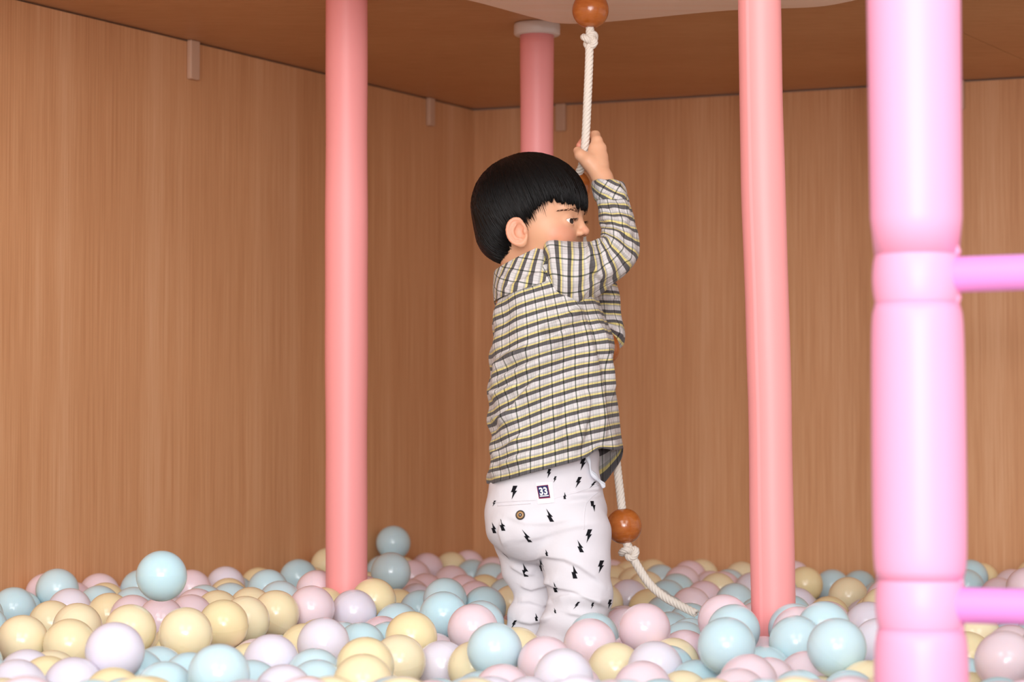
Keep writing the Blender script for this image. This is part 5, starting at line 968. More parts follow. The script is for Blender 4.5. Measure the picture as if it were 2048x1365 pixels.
def bead(px, py, dy, r, axis_to):
    c = Cp(px, py, dy)
    ax = Vector(axis_to) / np.linalg.norm(axis_to)
    prof = [(0.0072, -r * 0.97)]
    for k in range(1, 31):
        a = -math.pi / 2 + math.pi * k / 31
        rr = r * math.cos(a) ** 0.93
        if rr > 0.0085: prof.append((rr, r * 1.03 * math.sin(a) * 0.965))
    prof.append((0.0072, r * 0.97))
    prof = [(0.0068, prof[0][1] + 0.004)] + prof + [(0.0068, prof[-1][1] - 0.004)]
    V, Fc = lathe(prof, (0, 0), 48)
    me = mesh_from(V, Fc)
    o = bpy.data.objects.new('wooden_bead', me)
    COL.objects.link(o)
    me.materials.append(BEADWOOD)
    me.polygons.foreach_set('use_smooth', [True] * len(me.polygons))
    o.parent = rope_root
    o.matrix_parent_inverse = Matrix.Translation(rope_root.location).inverted()
    o.location = tuple(c)
    o.rotation_euler = Vector((0, 0, 1)).rotation_difference(Vector(ax)).to_euler()
bead(1181, 20, .045, .0313, (0, 0, 1))
bead(1146, 374, .098, .0305, (.25, -.2, -1))
bead(1204, 697, .10, .0305, (.15, 0, -1))
bead(1248, 1053, .07, .0305, (.13, 0, -1))

def knot(px, py, dy, size, rot):
    t = np.linspace(0, 2 * math.pi, 90)
    q = np.stack([(np.sin(t) + 2 * np.sin(2 * t)) / 3, (np.cos(t) - 2 * np.cos(2 * t)) / 3, -np.sin(3 * t) * 0.55], 1) * size
    M = np.array(Matrix.Rotation(rot[0], 3, 'X') @ Matrix.Rotation(rot[1], 3, 'Y') @ Matrix.Rotation(rot[2], 3, 'Z'))
    q = q @ M.T + Cp(px, py, dy)
    mb = twisted(q, RR * 0.82, 5, 0.03, 8, 0.002)
    add_obj('knot', mb.mesh(), rope_root, ROPEM)
knot(1180, 80, .045, .0118, (1.3, 0.3, 0.2))
knot(1258, 1104, .062, .0128, (0.5, 0.25, 0.9))

# ------------------------------------------------------------------ the balls
def ball_mat(name, col):
    m, nt, b = new_mat(name, col, 0.2, 0.5)
    b.inputs['Subsurface Weight'].default_value = 0.35
    b.inputs['Subsurface Radius'].default_value = (1.0, 0.75, 0.55)
    b.inputs['Subsurface Scale'].default_value = 0.02
    oi = nd(nt, 'ShaderNodeObjectInfo')
    hs = nd(nt, 'ShaderNodeHueSaturation')
    mr = nd(nt, 'ShaderNodeMapRange')
    mr.inputs[3].default_value = 0.88
    mr.inputs[4].default_value = 1.12
    lk(nt, oi.outputs['Random'], mr.inputs[0])
    lk(nt, mr.outputs[0], hs.inputs['Saturation'])
    hs.inputs['Color'].default_value = col
    lk(nt, hs.outputs[0], b.inputs['Base Color'])
    return m
BM = {'b': ball_mat('blue_ball_plastic', srgb('#c8e3ea')), 'y': ball_mat('yellow_ball_plastic', srgb('#f3e3bb')),
      'p': ball_mat('pink_ball_plastic', srgb('#efd8df')), 'w': ball_mat('lilac_ball_plastic', srgb('#e6e0eb'))}
BR = 0.04
def ball_mesh():
    """blow-moulded ball: fine raised seam round the middle and a small filling mark at the pole"""
    prof = [(0.0012, -BR * 0.993), (0.003, -BR * 0.9955)]
    for k in range(1, 32):
        a = -math.pi / 2 + math.pi * k / 32
        r = BR
        if k == 16:
            for e in (-0.02, -0.008, 0.008, 0.02):
                rr = BR + (0.00004 if abs(e) < 0.01 else 0)
                prof.append((rr * math.cos(e), rr * math.sin(e)))
            continue
        prof.append((r * math.cos(a), r * math.sin(a)))
    prof += [(0.003, BR * 0.9955), (0.0012, BR * 0.993)]
    V, Fc = lathe(prof, (0, 0), 44)
    n = len(prof)
    Fc.append(tuple(range(43, -1, -1)))
    Fc.append(tuple((n - 1) * 44 + i for i in range(44)))
    return mesh_from(V, Fc, 'pit_ball')
BALLME = {}
for k in 'bypw':
    me = ball_mesh()
    me.materials.append(BM[k])
    me.polygons.foreach_set('use_smooth', [True] * len(me.polygons))
    BALLME[k] = me
brnd = random.Random(11)
for rec in BALLS:
    x, y, z, k, lab = rec
    o = bpy.data.objects.new('pit_ball', BALLME[k])
    COL.objects.link(o)
    o.location = (x / 10000, y / 10000, z / 10000)
    o.rotation_euler = (brnd.uniform(0, 6.28), brnd.uniform(0, 6.28), brnd.uniform(0, 6.28))
    tag(o, lab, 'ball', 'pastel balls in the pit')

# the balls of the layers below and beyond the picture's edges
def ico(sub):
    bm = bmesh.new()
    bmesh.ops.create_icosphere(bm, subdivisions=sub, radius=BR)
    V = np.array([v.co[:] for v in bm.verts])
    Fc = np.array([[v.index for v in f.verts] for f in bm.faces])
    bm.free()
    return V, Fc
ICO = {1: ico(4), 0: ico(2)}
vv, ff, mi, off_ = [], [], [], 0
for x, y, z, k, hi in HIDDEN:
    V, Fc = ICO[hi]
    vv.append(V + np.array([x, y, z]) / 1000.0)
    ff.append(Fc + off_)
    mi.append(np.full(len(Fc), 'bypw'.index(k)))
    off_ += len(V)
vv = np.concatenate(vv); ff = np.concatenate(ff); mi = np.concatenate(mi)
me = bpy.data.meshes.new('ball_bed')
me.vertices.add(len(vv)); me.vertices.foreach_set('co', vv.ravel())
me.loops.add(ff.size); me.loops.foreach_set('vertex_index', ff.ravel().astype(np.int32))
me.polygons.add(len(ff))
me.polygons.foreach_set('loop_start', np.arange(0, ff.size, 3, dtype=np.int32))
for k in 'bypw': me.materials.append(BM[k])
me.polygons.foreach_set('material_index', mi.astype(np.int32))
me.polygons.foreach_set('use_smooth', np.ones(len(ff), bool))
me.update(calc_edges=True)
me.validate()
o = bpy.data.objects.new('pit_balls', me)
COL.objects.link(o)
tag(o, 'pastel plastic balls lying under and around the top layer of the pit', 'balls', kind='stuff')

# ------------------------------------------------------------------ the boy: signed-distance modelling helpers
class Field:
    """scalar field on a rectilinear grid; surfaces are pulled out with surface nets"""
    def __init__(self, xs, ys, zs):
        self.x = np.asarray(xs, np.float32); self.y = np.asarray(ys, np.float32); self.z = np.asarray(zs, np.float32)
        self.v = np.full((len(xs), len(ys), len(zs)), 0.06, np.float32)
    def _sl(self, lo, hi, m):
        out = []
        for a, l, h in zip((self.x, self.y, self.z), lo, hi):
            i0 = int(np.searchsorted(a, l - m)); i1 = int(np.searchsorted(a, h + m))
            out.append(slice(i0, max(i0, i1)))
        return tuple(out)
    def op(self, fn, lo, hi, k=0.01, mode='add'):
        s = self._sl(lo, hi, k + 0.012)
        X = self.x[s[0]][:, None, None]; Y = self.y[s[1]][None, :, None]; Z = self.z[s[2]][None, None, :]
        if X.size == 0 or Y.size == 0 or Z.size == 0: return
        d = fn(X, Y, Z).astype(np.float32)
        a = self.v[s]
        if mode == 'add':
            h = np.clip(0.5 + 0.5 * (a - d) / k, 0, 1)
            self.v[s] = a * (1 - h) + d * h - k * h * (1 - h)
        elif mode == 'sub':
            h = np.clip(0.5 - 0.5 * (a + d) / k, 0, 1)
            self.v[s] = a * (1 - h) - d * h + k * h * (1 - h)
        elif mode == 'disp':
            self.v[s] = a + d
    def ell(self, c, r, M=None, k=0.01, mode='add'):
        c = np.asarray(c, float); r = np.asarray(r, float)
        M = np.eye(3) if M is None else np.asarray(M)
        e = np.abs(M) @ r
        def fn(X, Y, Z):
            x, y, z = X - c[0], Y - c[1], Z - c[2]
            q = [(M[0, i] * x + M[1, i] * y + M[2, i] * z) / r[i] for i in range(3)]
            k0 = np.sqrt(q[0] ** 2 + q[1] ** 2 + q[2] ** 2)
            k1 = np.sqrt((q[0] / r[0]) ** 2 + (q[1] / r[1]) ** 2 + (q[2] / r[2]) ** 2) + 1e-9
            return k0 * (k0 - 1) / k1
        self.op(fn, c - e, c + e, k, mode)
    def cap(self, a, b, ra, rb, k=0.01, mode='add', flat=None):
        a = np.asarray(a, float); b = np.asarray(b, float); ab = b - a; L2 = float(ab @ ab)
        R_ = max(ra, rb)
        def fn(X, Y, Z):
            x, y, z = X - a[0], Y - a[1], Z - a[2]
            t = np.clip((x * ab[0] + y * ab[1] + z * ab[2]) / L2, 0, 1)
            dx, dy, dz = x - t * ab[0], y - t * ab[1], z - t * ab[2]
            if flat is not None:                       # (direction, factor): squash across a direction
                n, f = flat
                w = dx * n[0] + dy * n[1] + dz * n[2]
                dx, dy, dz = dx + w * (f - 1) * n[0], dy + w * (f - 1) * n[1], dz + w * (f - 1) * n[2]
            return np.sqrt(dx * dx + dy * dy + dz * dz) - (ra + (rb - ra) * t)
        self.op(fn, np.minimum(a, b) - R_, np.maximum(a, b) + R_, k, mode)
    def chain(self, pts, rad, k=0.01, mode='add', flat=None):
        for i in range(len(pts) - 1):
            self.cap(pts[i], pts[i + 1], rad[i], rad[i + 1], k, mode, flat)
    def surface(self):
        v = self.v
        ins = v < 0
        c = np.zeros(tuple(n - 1 for n in v.shape), np.int8)
        for dx in (0, 1):
            for dy in (0, 1):
                for dz in (0, 1):
                    c += ins[dx:c.shape[0] + dx, dy:c.shape[1] + dy, dz:c.shape[2] + dz]
        act = (c > 0) & (c < 8)
        I, J, K = np.nonzero(act)
        idx = np.full(c.shape, -1, np.int32)
        idx[I, J, K] = np.arange(len(I))
        acc = np.zeros((len(I), 3)); cnt = np.zeros(len(I))
        ax = (self.x, self.y, self.z)
        corners = [(i, j, k) for i in (0, 1) for j in (0, 1) for k in (0, 1)]
        for a in corners:
            for b in corners:
                if sum(abs(p - q) for p, q in zip(a, b)) != 1 or a > b: continue
                va = v[I + a[0], J + a[1], K + a[2]]; vb = v[I + b[0], J + b[1], K + b[2]]
                m = (va < 0) != (vb < 0)
                t = np.where(m, va / np.where(np.abs(va - vb) < 1e-9, 1, va - vb), 0)
                for d, (A, n) in enumerate(zip(ax, (I, J, K))):
                    pa = A[n + a[d]]; pb = A[n + b[d]]
                    acc[:, d] += np.where(m, pa + (pb - pa) * t, 0)
                cnt += m
        V = acc / cnt[:, None]
        F_ = []
        for d in range(3):
            n = list(v.shape)
            sl0 = [slice(None)] * 3; sl1 = [slice(None)] * 3
            sl0[d] = slice(0, n[d] - 1); sl1[d] = slice(1, n[d])
            cr = ins[tuple(sl0)] != ins[tuple(sl1)]
            o1, o2 = (d + 1) % 3, (d + 2) % 3
            q = np.stack(np.nonzero(cr), 1)
            ok = (q[:, o1] > 0) & (q[:, o2] > 0) & (q[:, o1] < n[o1] - 1) & (q[:, o2] < n[o2] - 1)
            q = q[ok]
            e1 = np.zeros(3, int); e1[o1] = 1
            e2 = np.zeros(3, int); e2[o2] = 1
            g = lambda r: idx[r[:, 0], r[:, 1], r[:, 2]]
            quad = np.stack([g(q - e1 - e2), g(q - e2), g(q), g(q - e1)], 1)
            inside0 = ins[q[:, 0], q[:, 1], q[:, 2]]
            quad[~inside0] = quad[~inside0][:, ::-1]
            F_.append(quad)
        Fq = np.concatenate(F_)
        Fq = Fq[(Fq >= 0).all(1)]
        return V, Fq

def relax(V, Fq, it=2, lam=0.5):
    e = np.concatenate([Fq[:, [0, 1]], Fq[:, [1, 2]], Fq[:, [2, 3]], Fq[:, [3, 0]]])
    for _ in range(it):
        s = np.zeros_like(V); n = np.zeros(len(V))
        for a, b in ((0, 1), (1, 0)):
            for d in range(3):
                s[:, d] += np.bincount(e[:, a], V[e[:, b], d], len(V))
            n += np.bincount(e[:, a], minlength=len(V))
        V = V + lam * (s / np.maximum(n, 1)[:, None] - V)
    return V

def quad_mesh(V, Fq, name):
    me = bpy.data.meshes.new(name)
    me.vertices.add(len(V)); me.vertices.foreach_set('co', np.asarray(V, np.float32).ravel())
    me.loops.add(Fq.size); me.loops.foreach_set('vertex_index', Fq.ravel().astype(np.int32))
    me.polygons.add(len(Fq))
    me.polygons.foreach_set('loop_start', np.arange(0, Fq.size, 4, dtype=np.int32))
    me.update(calc_edges=True)
    me.validate()
    return me

# ------------------------------------------------------------------ body: head, neck, arms, hands, legs in one surface
HC = Cp(1060, 415, 0.0)                      # middle of the skull
YAW = math.radians(-18)
HM = np.array([[math.cos(YAW), -math.sin(YAW), 0], [math.sin(YAW), math.cos(YAW), 0], [0, 0, 1]])   # columns: face forward, boy's left, up
def H(x, y, z): return HC + HM @ np.array([x, y, z])
def rotm(ax, ang): return np.array(Matrix.Rotation(ang, 3, ax))

z_top = float(Cp(1180, 255, 0)[2])
xs = np.arange(Cp(930, 0, 0)[0], Cp(1300, 0, 0)[0], 0.0016)
ys = np.arange(DCH - 0.15, DCH + 0.17, 0.0017)
zs = np.r_[np.arange(-0.004, 0.70, 0.006), np.arange(0.70, z_top + 0.004, 0.0015)]
B_ = Field(xs, ys, zs)
# skull and face
B_.ell(HC, (.091, .074, .080), HM, .01)
B_.ell(H(.028, 0, -.043), (.057, .059, .060), HM, .02)
for s in (-1, 1):
    B_.ell(H(.052, s * .030, -.052), (.030, .029, .026), HM, .016)
    B_.ell(H(.074, s * .026, -.006), (.012, .020, .008), HM, .012)          # brow
B_.ell(H(.064, 0, -.088), (.020, .024, .017), HM, .014)                       # chin
B_.ell(H(.030, 0, -.078), (.045, .046, .028), HM, .018)                       # jaw
B_.cap(H(.083, 0, -.018), H(.0955, 0, -.042), .0055, .0066, .008)             # nose
B_.ell(H(.0965, 0, -.0435), (.0075, .0078, .0068), HM, .005)
for s in (-1, 1):
    B_.ell(H(.0905, s * .0092, -.0470), (.0068, .0052, .0052), HM, .004)
    B_.ell(H(.0945, s * .0046, -.0512), (.0035, .0026, .0022), HM, .0015, 'sub')   # nostrils
    B_.ell(H(.097, s * .030, -.0285), (.016, .016, .0095), HM, .010, 'sub')          # eye sockets
    B_.ell(H(.0715, s * .0292, -.0285), (.0150, .0165, .0128), HM, .003)            # lids
    B_.ell(H(.0855, s * .0325, -.0288), (.0125, .0150, .0039), HM @ rotm('X', s * 0.16), .0012, 'sub')
# lips
for zz, r_ in ((-.0660, .0036), (-.0735, .0042)):
    pts = [H(.0790 - 28 * y * y, y, zz + 9 * y * y) for y in np.linspace(-.017, .017, 7)]
    B_.chain(pts, [.0022, r_ * .85, r_, r_, r_, r_ * .85, .0022], .004)
pts = [H(.0845 - 26 * y * y, y, -.0697 + 14 * y * y) for y in np.linspace(-.019, .019, 7)]
B_.chain(pts, [.0012] * 7, .002, 'sub')
# ears
for s in (-1, 1):
    E_ = HM @ rotm('Z', -s * 0.30) @ rotm('Y', -0.22)
    EO = H(.003, s * .0790, -.0480)
    B_.ell(EO, (.0175, .0060, .0225), E_, .003)
    B_.ell(EO + E_ @ np.array([.0030, s * .0050, -.001]), (.0112, .0068, .0158), E_, .001, 'sub')
    ring = []
    for a in np.linspace(-0.75, 4.15, 18):
        ring.append(EO + E_ @ np.array([-.0162 * math.sin(a), s * .0022, .0212 * math.cos(a)]))
    B_.chain(ring, [.0022] + [.0031] * 15 + [.0028, .0022], .0016)
    B_.chain([EO + E_ @ np.array([q[0], s * .003, q[1]]) for q in ((.001, .012), (-.006, .005), (-.0075, -.003), (-.004, -.011), (.004, -.0135))], [.0016, .0022, .0024, .0022, .0016], .0015)
    B_.ell(EO + E_ @ np.array([.0125, s * .002, -.002]), (.0036, .0036, .0055), HM, .002)
    B_.ell(EO + E_ @ np.array([.003, 0, -.0210]), (.0085, .0048, .0065), E_, .004)
# neck and trunk (under the shirt)
B_.cap(H(-.016, 0, -.06), Cp(1062, 540, .005), .043, .046, .02)
B_.cap(Cp(1070, 600, .0), Cp(1095, 880, .0), .066, .075, .02)
B_.cap(Cp(1065, 580, .045), Cp(1115, 575, -.04), .040, .040, .03)
B_.ell(Cp(1095, 1010, 0), (.082, .07, .08), None, .02)
# right arm raised to the rope
B_.chain([Cp(1118, 552, -.058), Cp(1228, 512, -.035), Cp(1230, 440, -.004), Cp(1220, 400, .012), Cp(1206, 358, .028)], [.034, .023, .0215, .020, .0172], .012)
# right hand: palm, thumb and four curled fingers round the rope
PALM = np.array([.75, -.62, .2]); PALM /= np.linalg.norm(PALM)
B_.chain([Cp(1204, 356, .028), Cp(1194, 326, .038), Cp(1193, 300, .044)], [.0168, .0188, .0150], .008, 'add', (np.array([.35, -.93, .1]), 1.25))
B_.chain([Cp(1197, 348, .030), Cp(1177, 324, .030), Cp(1161, 311, .036), Cp(1155, 302, .046)], [.0135, .0118, .0088, .0076], .007)
fing = [((1194, 282, .048), (1190, 271, .066), (1172, 277, .079), (1160, 292, .068)),
        ((1201, 297, .046), (1198, 292, .068), (1177, 297, .083), (1161, 307, .072)),
        ((1204, 313, .043), (1202, 311, .066), (1181, 316, .083), (1164, 322, .074)),
        ((1204, 328, .040), (1202, 329, .061), (1184, 333, .077), (1168, 336, .072))]
for (a, b, c_, d_), r_ in zip(fing, (.0088, .0090, .0086, .0078)):
    B_.chain([Cp(1195, 318, .040), Cp(*a)], [.010, r_ * 1.1], .006)
    B_.chain([Cp(*a), Cp(*b), Cp(*c_), Cp(*d_)], [r_ * 1.08, r_ * 1.02, r_ * .92, r_ * .8], .0026)
# left arm, bent up to the rope on the far side of the chest
B_.chain([Cp(1055, 575, .07), Cp(1140, 630, .125), Cp(1206, 640, .142), Cp(1203, 590, .130), Cp(1194, 545, .118)], [.032, .026, .022, .019, .0155], .012)
B_.chain([Cp(1194, 545, .118), Cp(1190, 520, .105)], [.0155, .0165], .006)
for k_, yy in enumerate((508, 522, 536, 549)):
    xr = 1170 + (yy - 508) * .17
    B_.chain([Cp(1195, yy + 4, .104), Cp(1194, yy, .116), Cp(xr + 4, yy, .128), Cp(xr - 12, yy + 3, .120)], [.0092, .0086, .008, .0068], .0026)
B_.chain([Cp(1192, 540, .098), Cp(1176, 524, .086), Cp(1166, 514, .092)], [.0105, .0088, .0072], .005)
# legs and feet
LEGR = [(1150, 1060, -.045), (1163, 1185, -.055), (1122, 1300, -.045), (1112, 1455, -.045)]
LEGL = [(1052, 1060, .045), (1068, 1190, .05), (1056, 1290, .05), (1050, 1455, .05)]
for L_ in (LEGR, LEGL):
    B_.chain([Cp(*q) for q in L_], [.038, .022, .024, .0225], .02)
    a = Cp(*L_[-1])
    B_.cap(np.array([a[0] - .012, a[1], .022]), np.array([a[0] + .055, a[1] + .035, .018]), .022, .017, .012)
V, Fq = B_.surface()
V = relax(V, Fq, 2, 0.45)
me = quad_mesh(V, Fq, 'person')
# natural colouring of the skin: lips, cheeks, ears and finger tips are redder
loc = (V - HC) @ HM
def blob(c, r, soft=1.0):
    d = np.linalg.norm((loc - np.array(c)) / np.array(r), axis=1)
    return np.clip((1.25 - d) / 0.5, 0, 1)
red = np.zeros(len(V)); lip = np.zeros(len(V))
for s in (-1, 1):
    red = np.maximum(red, 0.55 * blob((.068, s * .040, -.055), (.026, .028, .022)))
    red = np.maximum(red, 0.45 * blob((-.002, s * .082, -.046), (.022, .014, .028)))
red = np.maximum(red, 0.35 * blob((.099, 0, -.044), (.010, .012, .010)))
lip = blob((.082, 0, -.0697), (.012, .0175, .0062))
tipw = np.linalg.norm(V - Cp(1161, 293, .066), axis=1)
red = np.maximum(red, np.clip((0.018 - tipw) / 0.008, 0, 1))
ca = me.color_attributes.new('skin_tone', 'FLOAT_COLOR', 'POINT')
ca.data.foreach_set('color', np.stack([red, lip, np.zeros(len(V)), np.ones(len(V))], 1).astype(np.float32).ravel())
SKIN, nt, b = new_mat('skin', srgb('#e8b695'), 0.45, 0.4)
b.inputs['Subsurface Weight'].default_value = 0.25
b.inputs['Subsurface Radius'].default_value = (1.0, 0.4, 0.25)
b.inputs['Subsurface Scale'].default_value = 0.008
at = nd(nt, 'ShaderNodeAttribute'); at.attribute_name = 'skin_tone'
sp = nd(nt, 'ShaderNodeSeparateColor')
lk(nt, at.outputs['Color'], sp.inputs[0])
m1 = nd(nt, 'ShaderNodeMix'); m1.data_type = 'RGBA'
m1.inputs[6].default_value = srgb('#e4ad8a'); m1.inputs[7].default_value = srgb('#e2937a')
lk(nt, sp.outputs[0], m1.inputs[0])
m2 = nd(nt, 'ShaderNodeMix'); m2.data_type = 'RGBA'
m2.inputs[7].default_value = srgb('#c46a66')
lk(nt, sp.outputs[1], m2.inputs[0]); lk(nt, m1.outputs[2], m2.inputs[6])
lk(nt, m2.outputs[2], b.inputs['Base Color'])
boy = add_obj('person', me, None, SKIN)
tag(boy, 'small child in checked shirt and white bolt-print trousers gripping the knotted rope', 'person')

# eyes
EYEW, _, _ = new_mat('eye_white', srgb('#efe6e0'), 0.15, 0.5)
IRIS, _, _ = new_mat('dark_iris', srgb('#2a1710'), 0.1, 0.6)
HAIRM, hnt, hb = new_mat('black_hair', srgb('#0a0707'), 0.38, 0.22)
for s in (-1, 1):
    c_ = H(.0722, s * .0292, -.0288)
    gaze = HM @ np.array([1.0, -0.45, 0.0]); gaze /= np.linalg.norm(gaze)
    prof = []
    R0 = .0128
    for k in range(25):
        a = math.pi * k / 24
        r = R0 * (1.03 if a < 0.42 else 1.0)
        prof.append((max(1e-5, r * math.sin(a)), r * math.cos(a)))
    V2, F2 = lathe(prof, (0, 0), 32)
    q = Vector((0, 0, 1)).rotation_difference(Vector(gaze)).to_matrix()
    V2 = [np.array(q @ Vector(v)) + c_ for v in V2]
    me2 = mesh_from(V2, F2)
    me2.materials.append(EYEW); me2.materials.append(IRIS)
    me2.polygons.foreach_set('material_index', [1 if (i // 32) < 3 else 0 for i in range(len(F2))])
    add_obj('eyeball', me2, boy)
    # lashes along the upper lid and an eyebrow of short hairs
    mb = MB()
    t = np.linspace(-1, 1, 14)
    path = [H(.0712 + .0152 * math.cos(1.0 * u * .78), s * .0292 + .0165 * math.sin(u * .74), -.0286 + .0035 * (1 - u * u) + .0006) for u in t]
    mb.add(*tube(path, [.0003 + .0006 * (1 - u * u) for u in t], 6))
    for u in np.linspace(-.9, .9, 13):
        a = H(.0712 + .0154 * math.cos(u * .78), s * .0292 + .0165 * math.sin(u * .74), -.0286 + .0035 * (1 - u * u) + .0004)
        bq = a + HM @ np.array([.0045, .003 * u, .0006])
        cq = a + HM @ np.array([.0065, .005 * u, .0022])
        mb.add(*tube([a, bq, cq], [.0003, .0002, .00005], 4))
    add_obj('eyelashes', mb.mesh(), boy, HAIRM)

BROWM, _, _ = new_mat('soft_brow_hair', srgb('#4a2f24'), 0.5, 0.2)
body_bvh = BVHTree.FromPolygons([tuple(v) for v in V], [tuple(f) for f in Fq])
rnd = random.Random(4)
for s in (-1, 1):
    mb = MB()
    for k in range(120):
        u = rnd.random()
        ly = s * (.013 + .030 * u)
        lz = -.0100 + .0030 * math.sin(u * 2.6) - .004 * u + rnd.uniform(-.0034, .0034) * (1.2 - u)
        hit = body_bvh.ray_cast(Vector(H(.105, ly * 1.25, lz)), Vector(HM @ np.array([-1.0, -ly * 3.2 * .25, 0])).normalized())
        if hit[0] is None: continue
        a = np.array(hit[0]) + np.array(hit[1]) * .0003
        dr = HM @ np.array([-.002 * u, s * .0045, .0012 * (1 - 2 * u)])
        mb.add(*tube([a, a + dr * .6 + np.array(hit[1]) * .0006, a + dr + np.array(hit[1]) * .0003], [.00028, .0002, .00006], 4))
    o = add_obj('eyebrow', mb.mesh(), boy, BROWM)

# ------------------------------------------------------------------ hair: bowl cut
def ray_ell(D, c, r):
    D = np.asarray(D); c = np.asarray(c); r = np.asarray(r)
    a = ((D / r) ** 2).sum(-1); b_ = -2 * (D * c / r ** 2).sum(-1); cc = ((c / r) ** 2).sum() - 1
    disc = b_ * b_ - 4 * a * cc
    return np.where(disc > 0, (-b_ + np.sqrt(np.maximum(disc, 0))) / (2 * a), 0)
def r_out(D):
    a = ray_ell(D, (-.001, 0, .004), (.0998, .083, .0885))
    b_ = ray_ell(D, (-.034, 0, -.040), (.0590, .062, .056))
    k = .012
    h = np.clip(.5 + .5 * (a - b_) / k, 0, 1)
    return b_ * (1 - h) + a * h + k * h * (1 - h)
hem_a = np.radians([0, 25, 45, 58, 66, 74, 82, 92, 100, 108, 118, 130, 150, 180])
hem_z = np.array([-.004, -.002, .006, .0025, -.013, -.024, -.028, -.034, -.048, -.066, -.080, -.088, -.092, -.094])
def hem(al):
    a = np.abs((al + math.pi) % (2 * math.pi) - math.pi)
    return np.interp(a, hem_a, hem_z)
def hem_dir(al, dz=0.0):
    z = hem(al) + dz
    lo, hi = np.full_like(al, -1.35), np.full_like(al, 0.6)
    for _ in range(30):
        m = (lo + hi) / 2
        D = np.stack([np.cos(al) * np.cos(m), np.sin(al) * np.cos(m), np.sin(m)], -1)
        up = r_out(D) * np.sin(m) > z
        hi = np.where(up, m, hi); lo = np.where(up, lo, m)
    return D
CR = np.array([-.42, .05, .9]); CR /= np.linalg.norm(CR)
def slerp(d0, d1, t):
    om = np.arccos(np.clip((d0 * d1).sum(-1), -1, 1))[..., None]
    return (np.sin((1 - t) * om) * d0 + np.sin(t * om) * d1) / np.sin(om)
rs = np.random.default_rng(3)
NA, NT = 360, 46
al = np.linspace(-math.pi, math.pi, NA, endpoint=False)
jag = 0.0035 * np.sin(al * 31) + 0.003 * np.sin(al * 57 + 1.3) + rs.uniform(-.002, .002, NA)
HD = hem_dir(al, jag)
clump = 0.006 * np.sin(al * 43 + 2 * np.sin(al * 7)) + 0.005 * np.sin(al * 71)
Vh = []
for j in range(NT):
    t = 0.012 + (1 - 0.012) * j / (NT - 1)
    D = slerp(CR[None], HD, t)
    D /= np.linalg.norm(D, axis=1)[:, None]
    rr = r_out(D) * (1 - .012 + clump * t * 1.2 - 0.02 * max(0, t - .9) / .1 * .6)
    Vh += [H(*(d * q)) for d, q in zip(D, rr)]
for f_ in (.90, .80):                                       # turn the edge in towards the scalp
    Vh += [H(*(d * q * f_)) for d, q in zip(HD, r_out(HD))]
Fh = grid_faces(NA, NT + 2)
Vh.append(H(*(CR * r_out(CR[None])[0] * .99)))
for i in range(NA): Fh.append((len(Vh) - 1, (i + 1) % NA, i))
hair = add_obj('hair', mesh_from(Vh, Fh), boy, HAIRM)
mb = MB()
NS = 4600
alS = rs.uniform(-math.pi, math.pi, NS)
dzS = rs.normal(0, .0045, NS) - .001
front = np.abs(alS) < 1.15
dzS[front] += rs.normal(0, .0035, front.sum()) + .002
side = (np.abs(alS) > .9) & (np.abs(alS) < 1.6)
dzS[side] -= np.abs(rs.normal(0, .0095, side.sum()))
HS = hem_dir(alS, dzS)
for k in range(NS):
    t0 = rs.uniform(0.05, .75); t1 = rs.uniform(.94, 1.0)
    n = 9
    tt = np.linspace(t0, t1, n)
    D = slerp(CR[None], HS[k][None], tt[:, None])
    sway = rs.normal(0, .022)
    ax = np.array([-D[-1][1], D[-1][0], 0]) * sway
    D = D + ax[None] * ((tt - t0) ** 2)[:, None]
    D /= np.linalg.norm(D, axis=1)[:, None]
    lift = rs.uniform(-.006, .014)
    rr = r_out(D) * (1.0 + lift * np.linspace(.2, 1, n) - .012 * np.linspace(0, 1, n) ** 6)
    path = (HM @ (D * rr[:, None]).T).T + HC
    w = rs.uniform(.00045, .0011)
    mb.add(*tube(path, [w * .5] + [w] * (n - 3) + [w * .55, .00006], 4, False))
add_obj('hair_strand', mb.mesh(), hair, HAIRM)['kind'] = 'stuff'

# ------------------------------------------------------------------ clothes
def vnormals(V, Fq):
    n = np.zeros_like(V)
    a = V[Fq[:, 2]] - V[Fq[:, 0]]; b = V[Fq[:, 3]] - V[Fq[:, 1]]
    fn = np.cross(a, b)
    for k in range(4):
        for d in range(3):
            n[:, d] += np.bincount(Fq[:, k], fn[:, d], len(V))
    return n / (np.linalg.norm(n, axis=1)[:, None] + 1e-12)

def polydist(X, Y, line):
    """distance to a polyline, signed by side, and a fade towards its ends"""
    line = np.asarray(line, float)
    best = np.full(X.shape, 1e9); sg = np.ones(X.shape); par = np.zeros(X.shape)
    L = np.r_[0, np.cumsum(np.linalg.norm(np.diff(line, axis=0), axis=1))]
    for i in range(len(line) - 1):
        a, b = line[i], line[i + 1]
        ab = b - a
        t = np.clip(((X - a[0]) * ab[0] + (Y - a[1]) * ab[1]) / (ab @ ab), 0, 1)
        dx, dy = X - a[0] - t * ab[0], Y - a[1] - t * ab[1]
        d = np.hypot(dx, dy)
        s = np.sign(ab[0] * dy - ab[1] * dx)
        m = d < best
        best = np.where(m, d, best); sg = np.where(m, s, sg)
        par = np.where(m, (L[i] + t * (L[i + 1] - L[i])) / L[-1], par)
    return best * sg, np.clip(np.minimum(par, 1 - par) * 5 + .15, 0, 1)

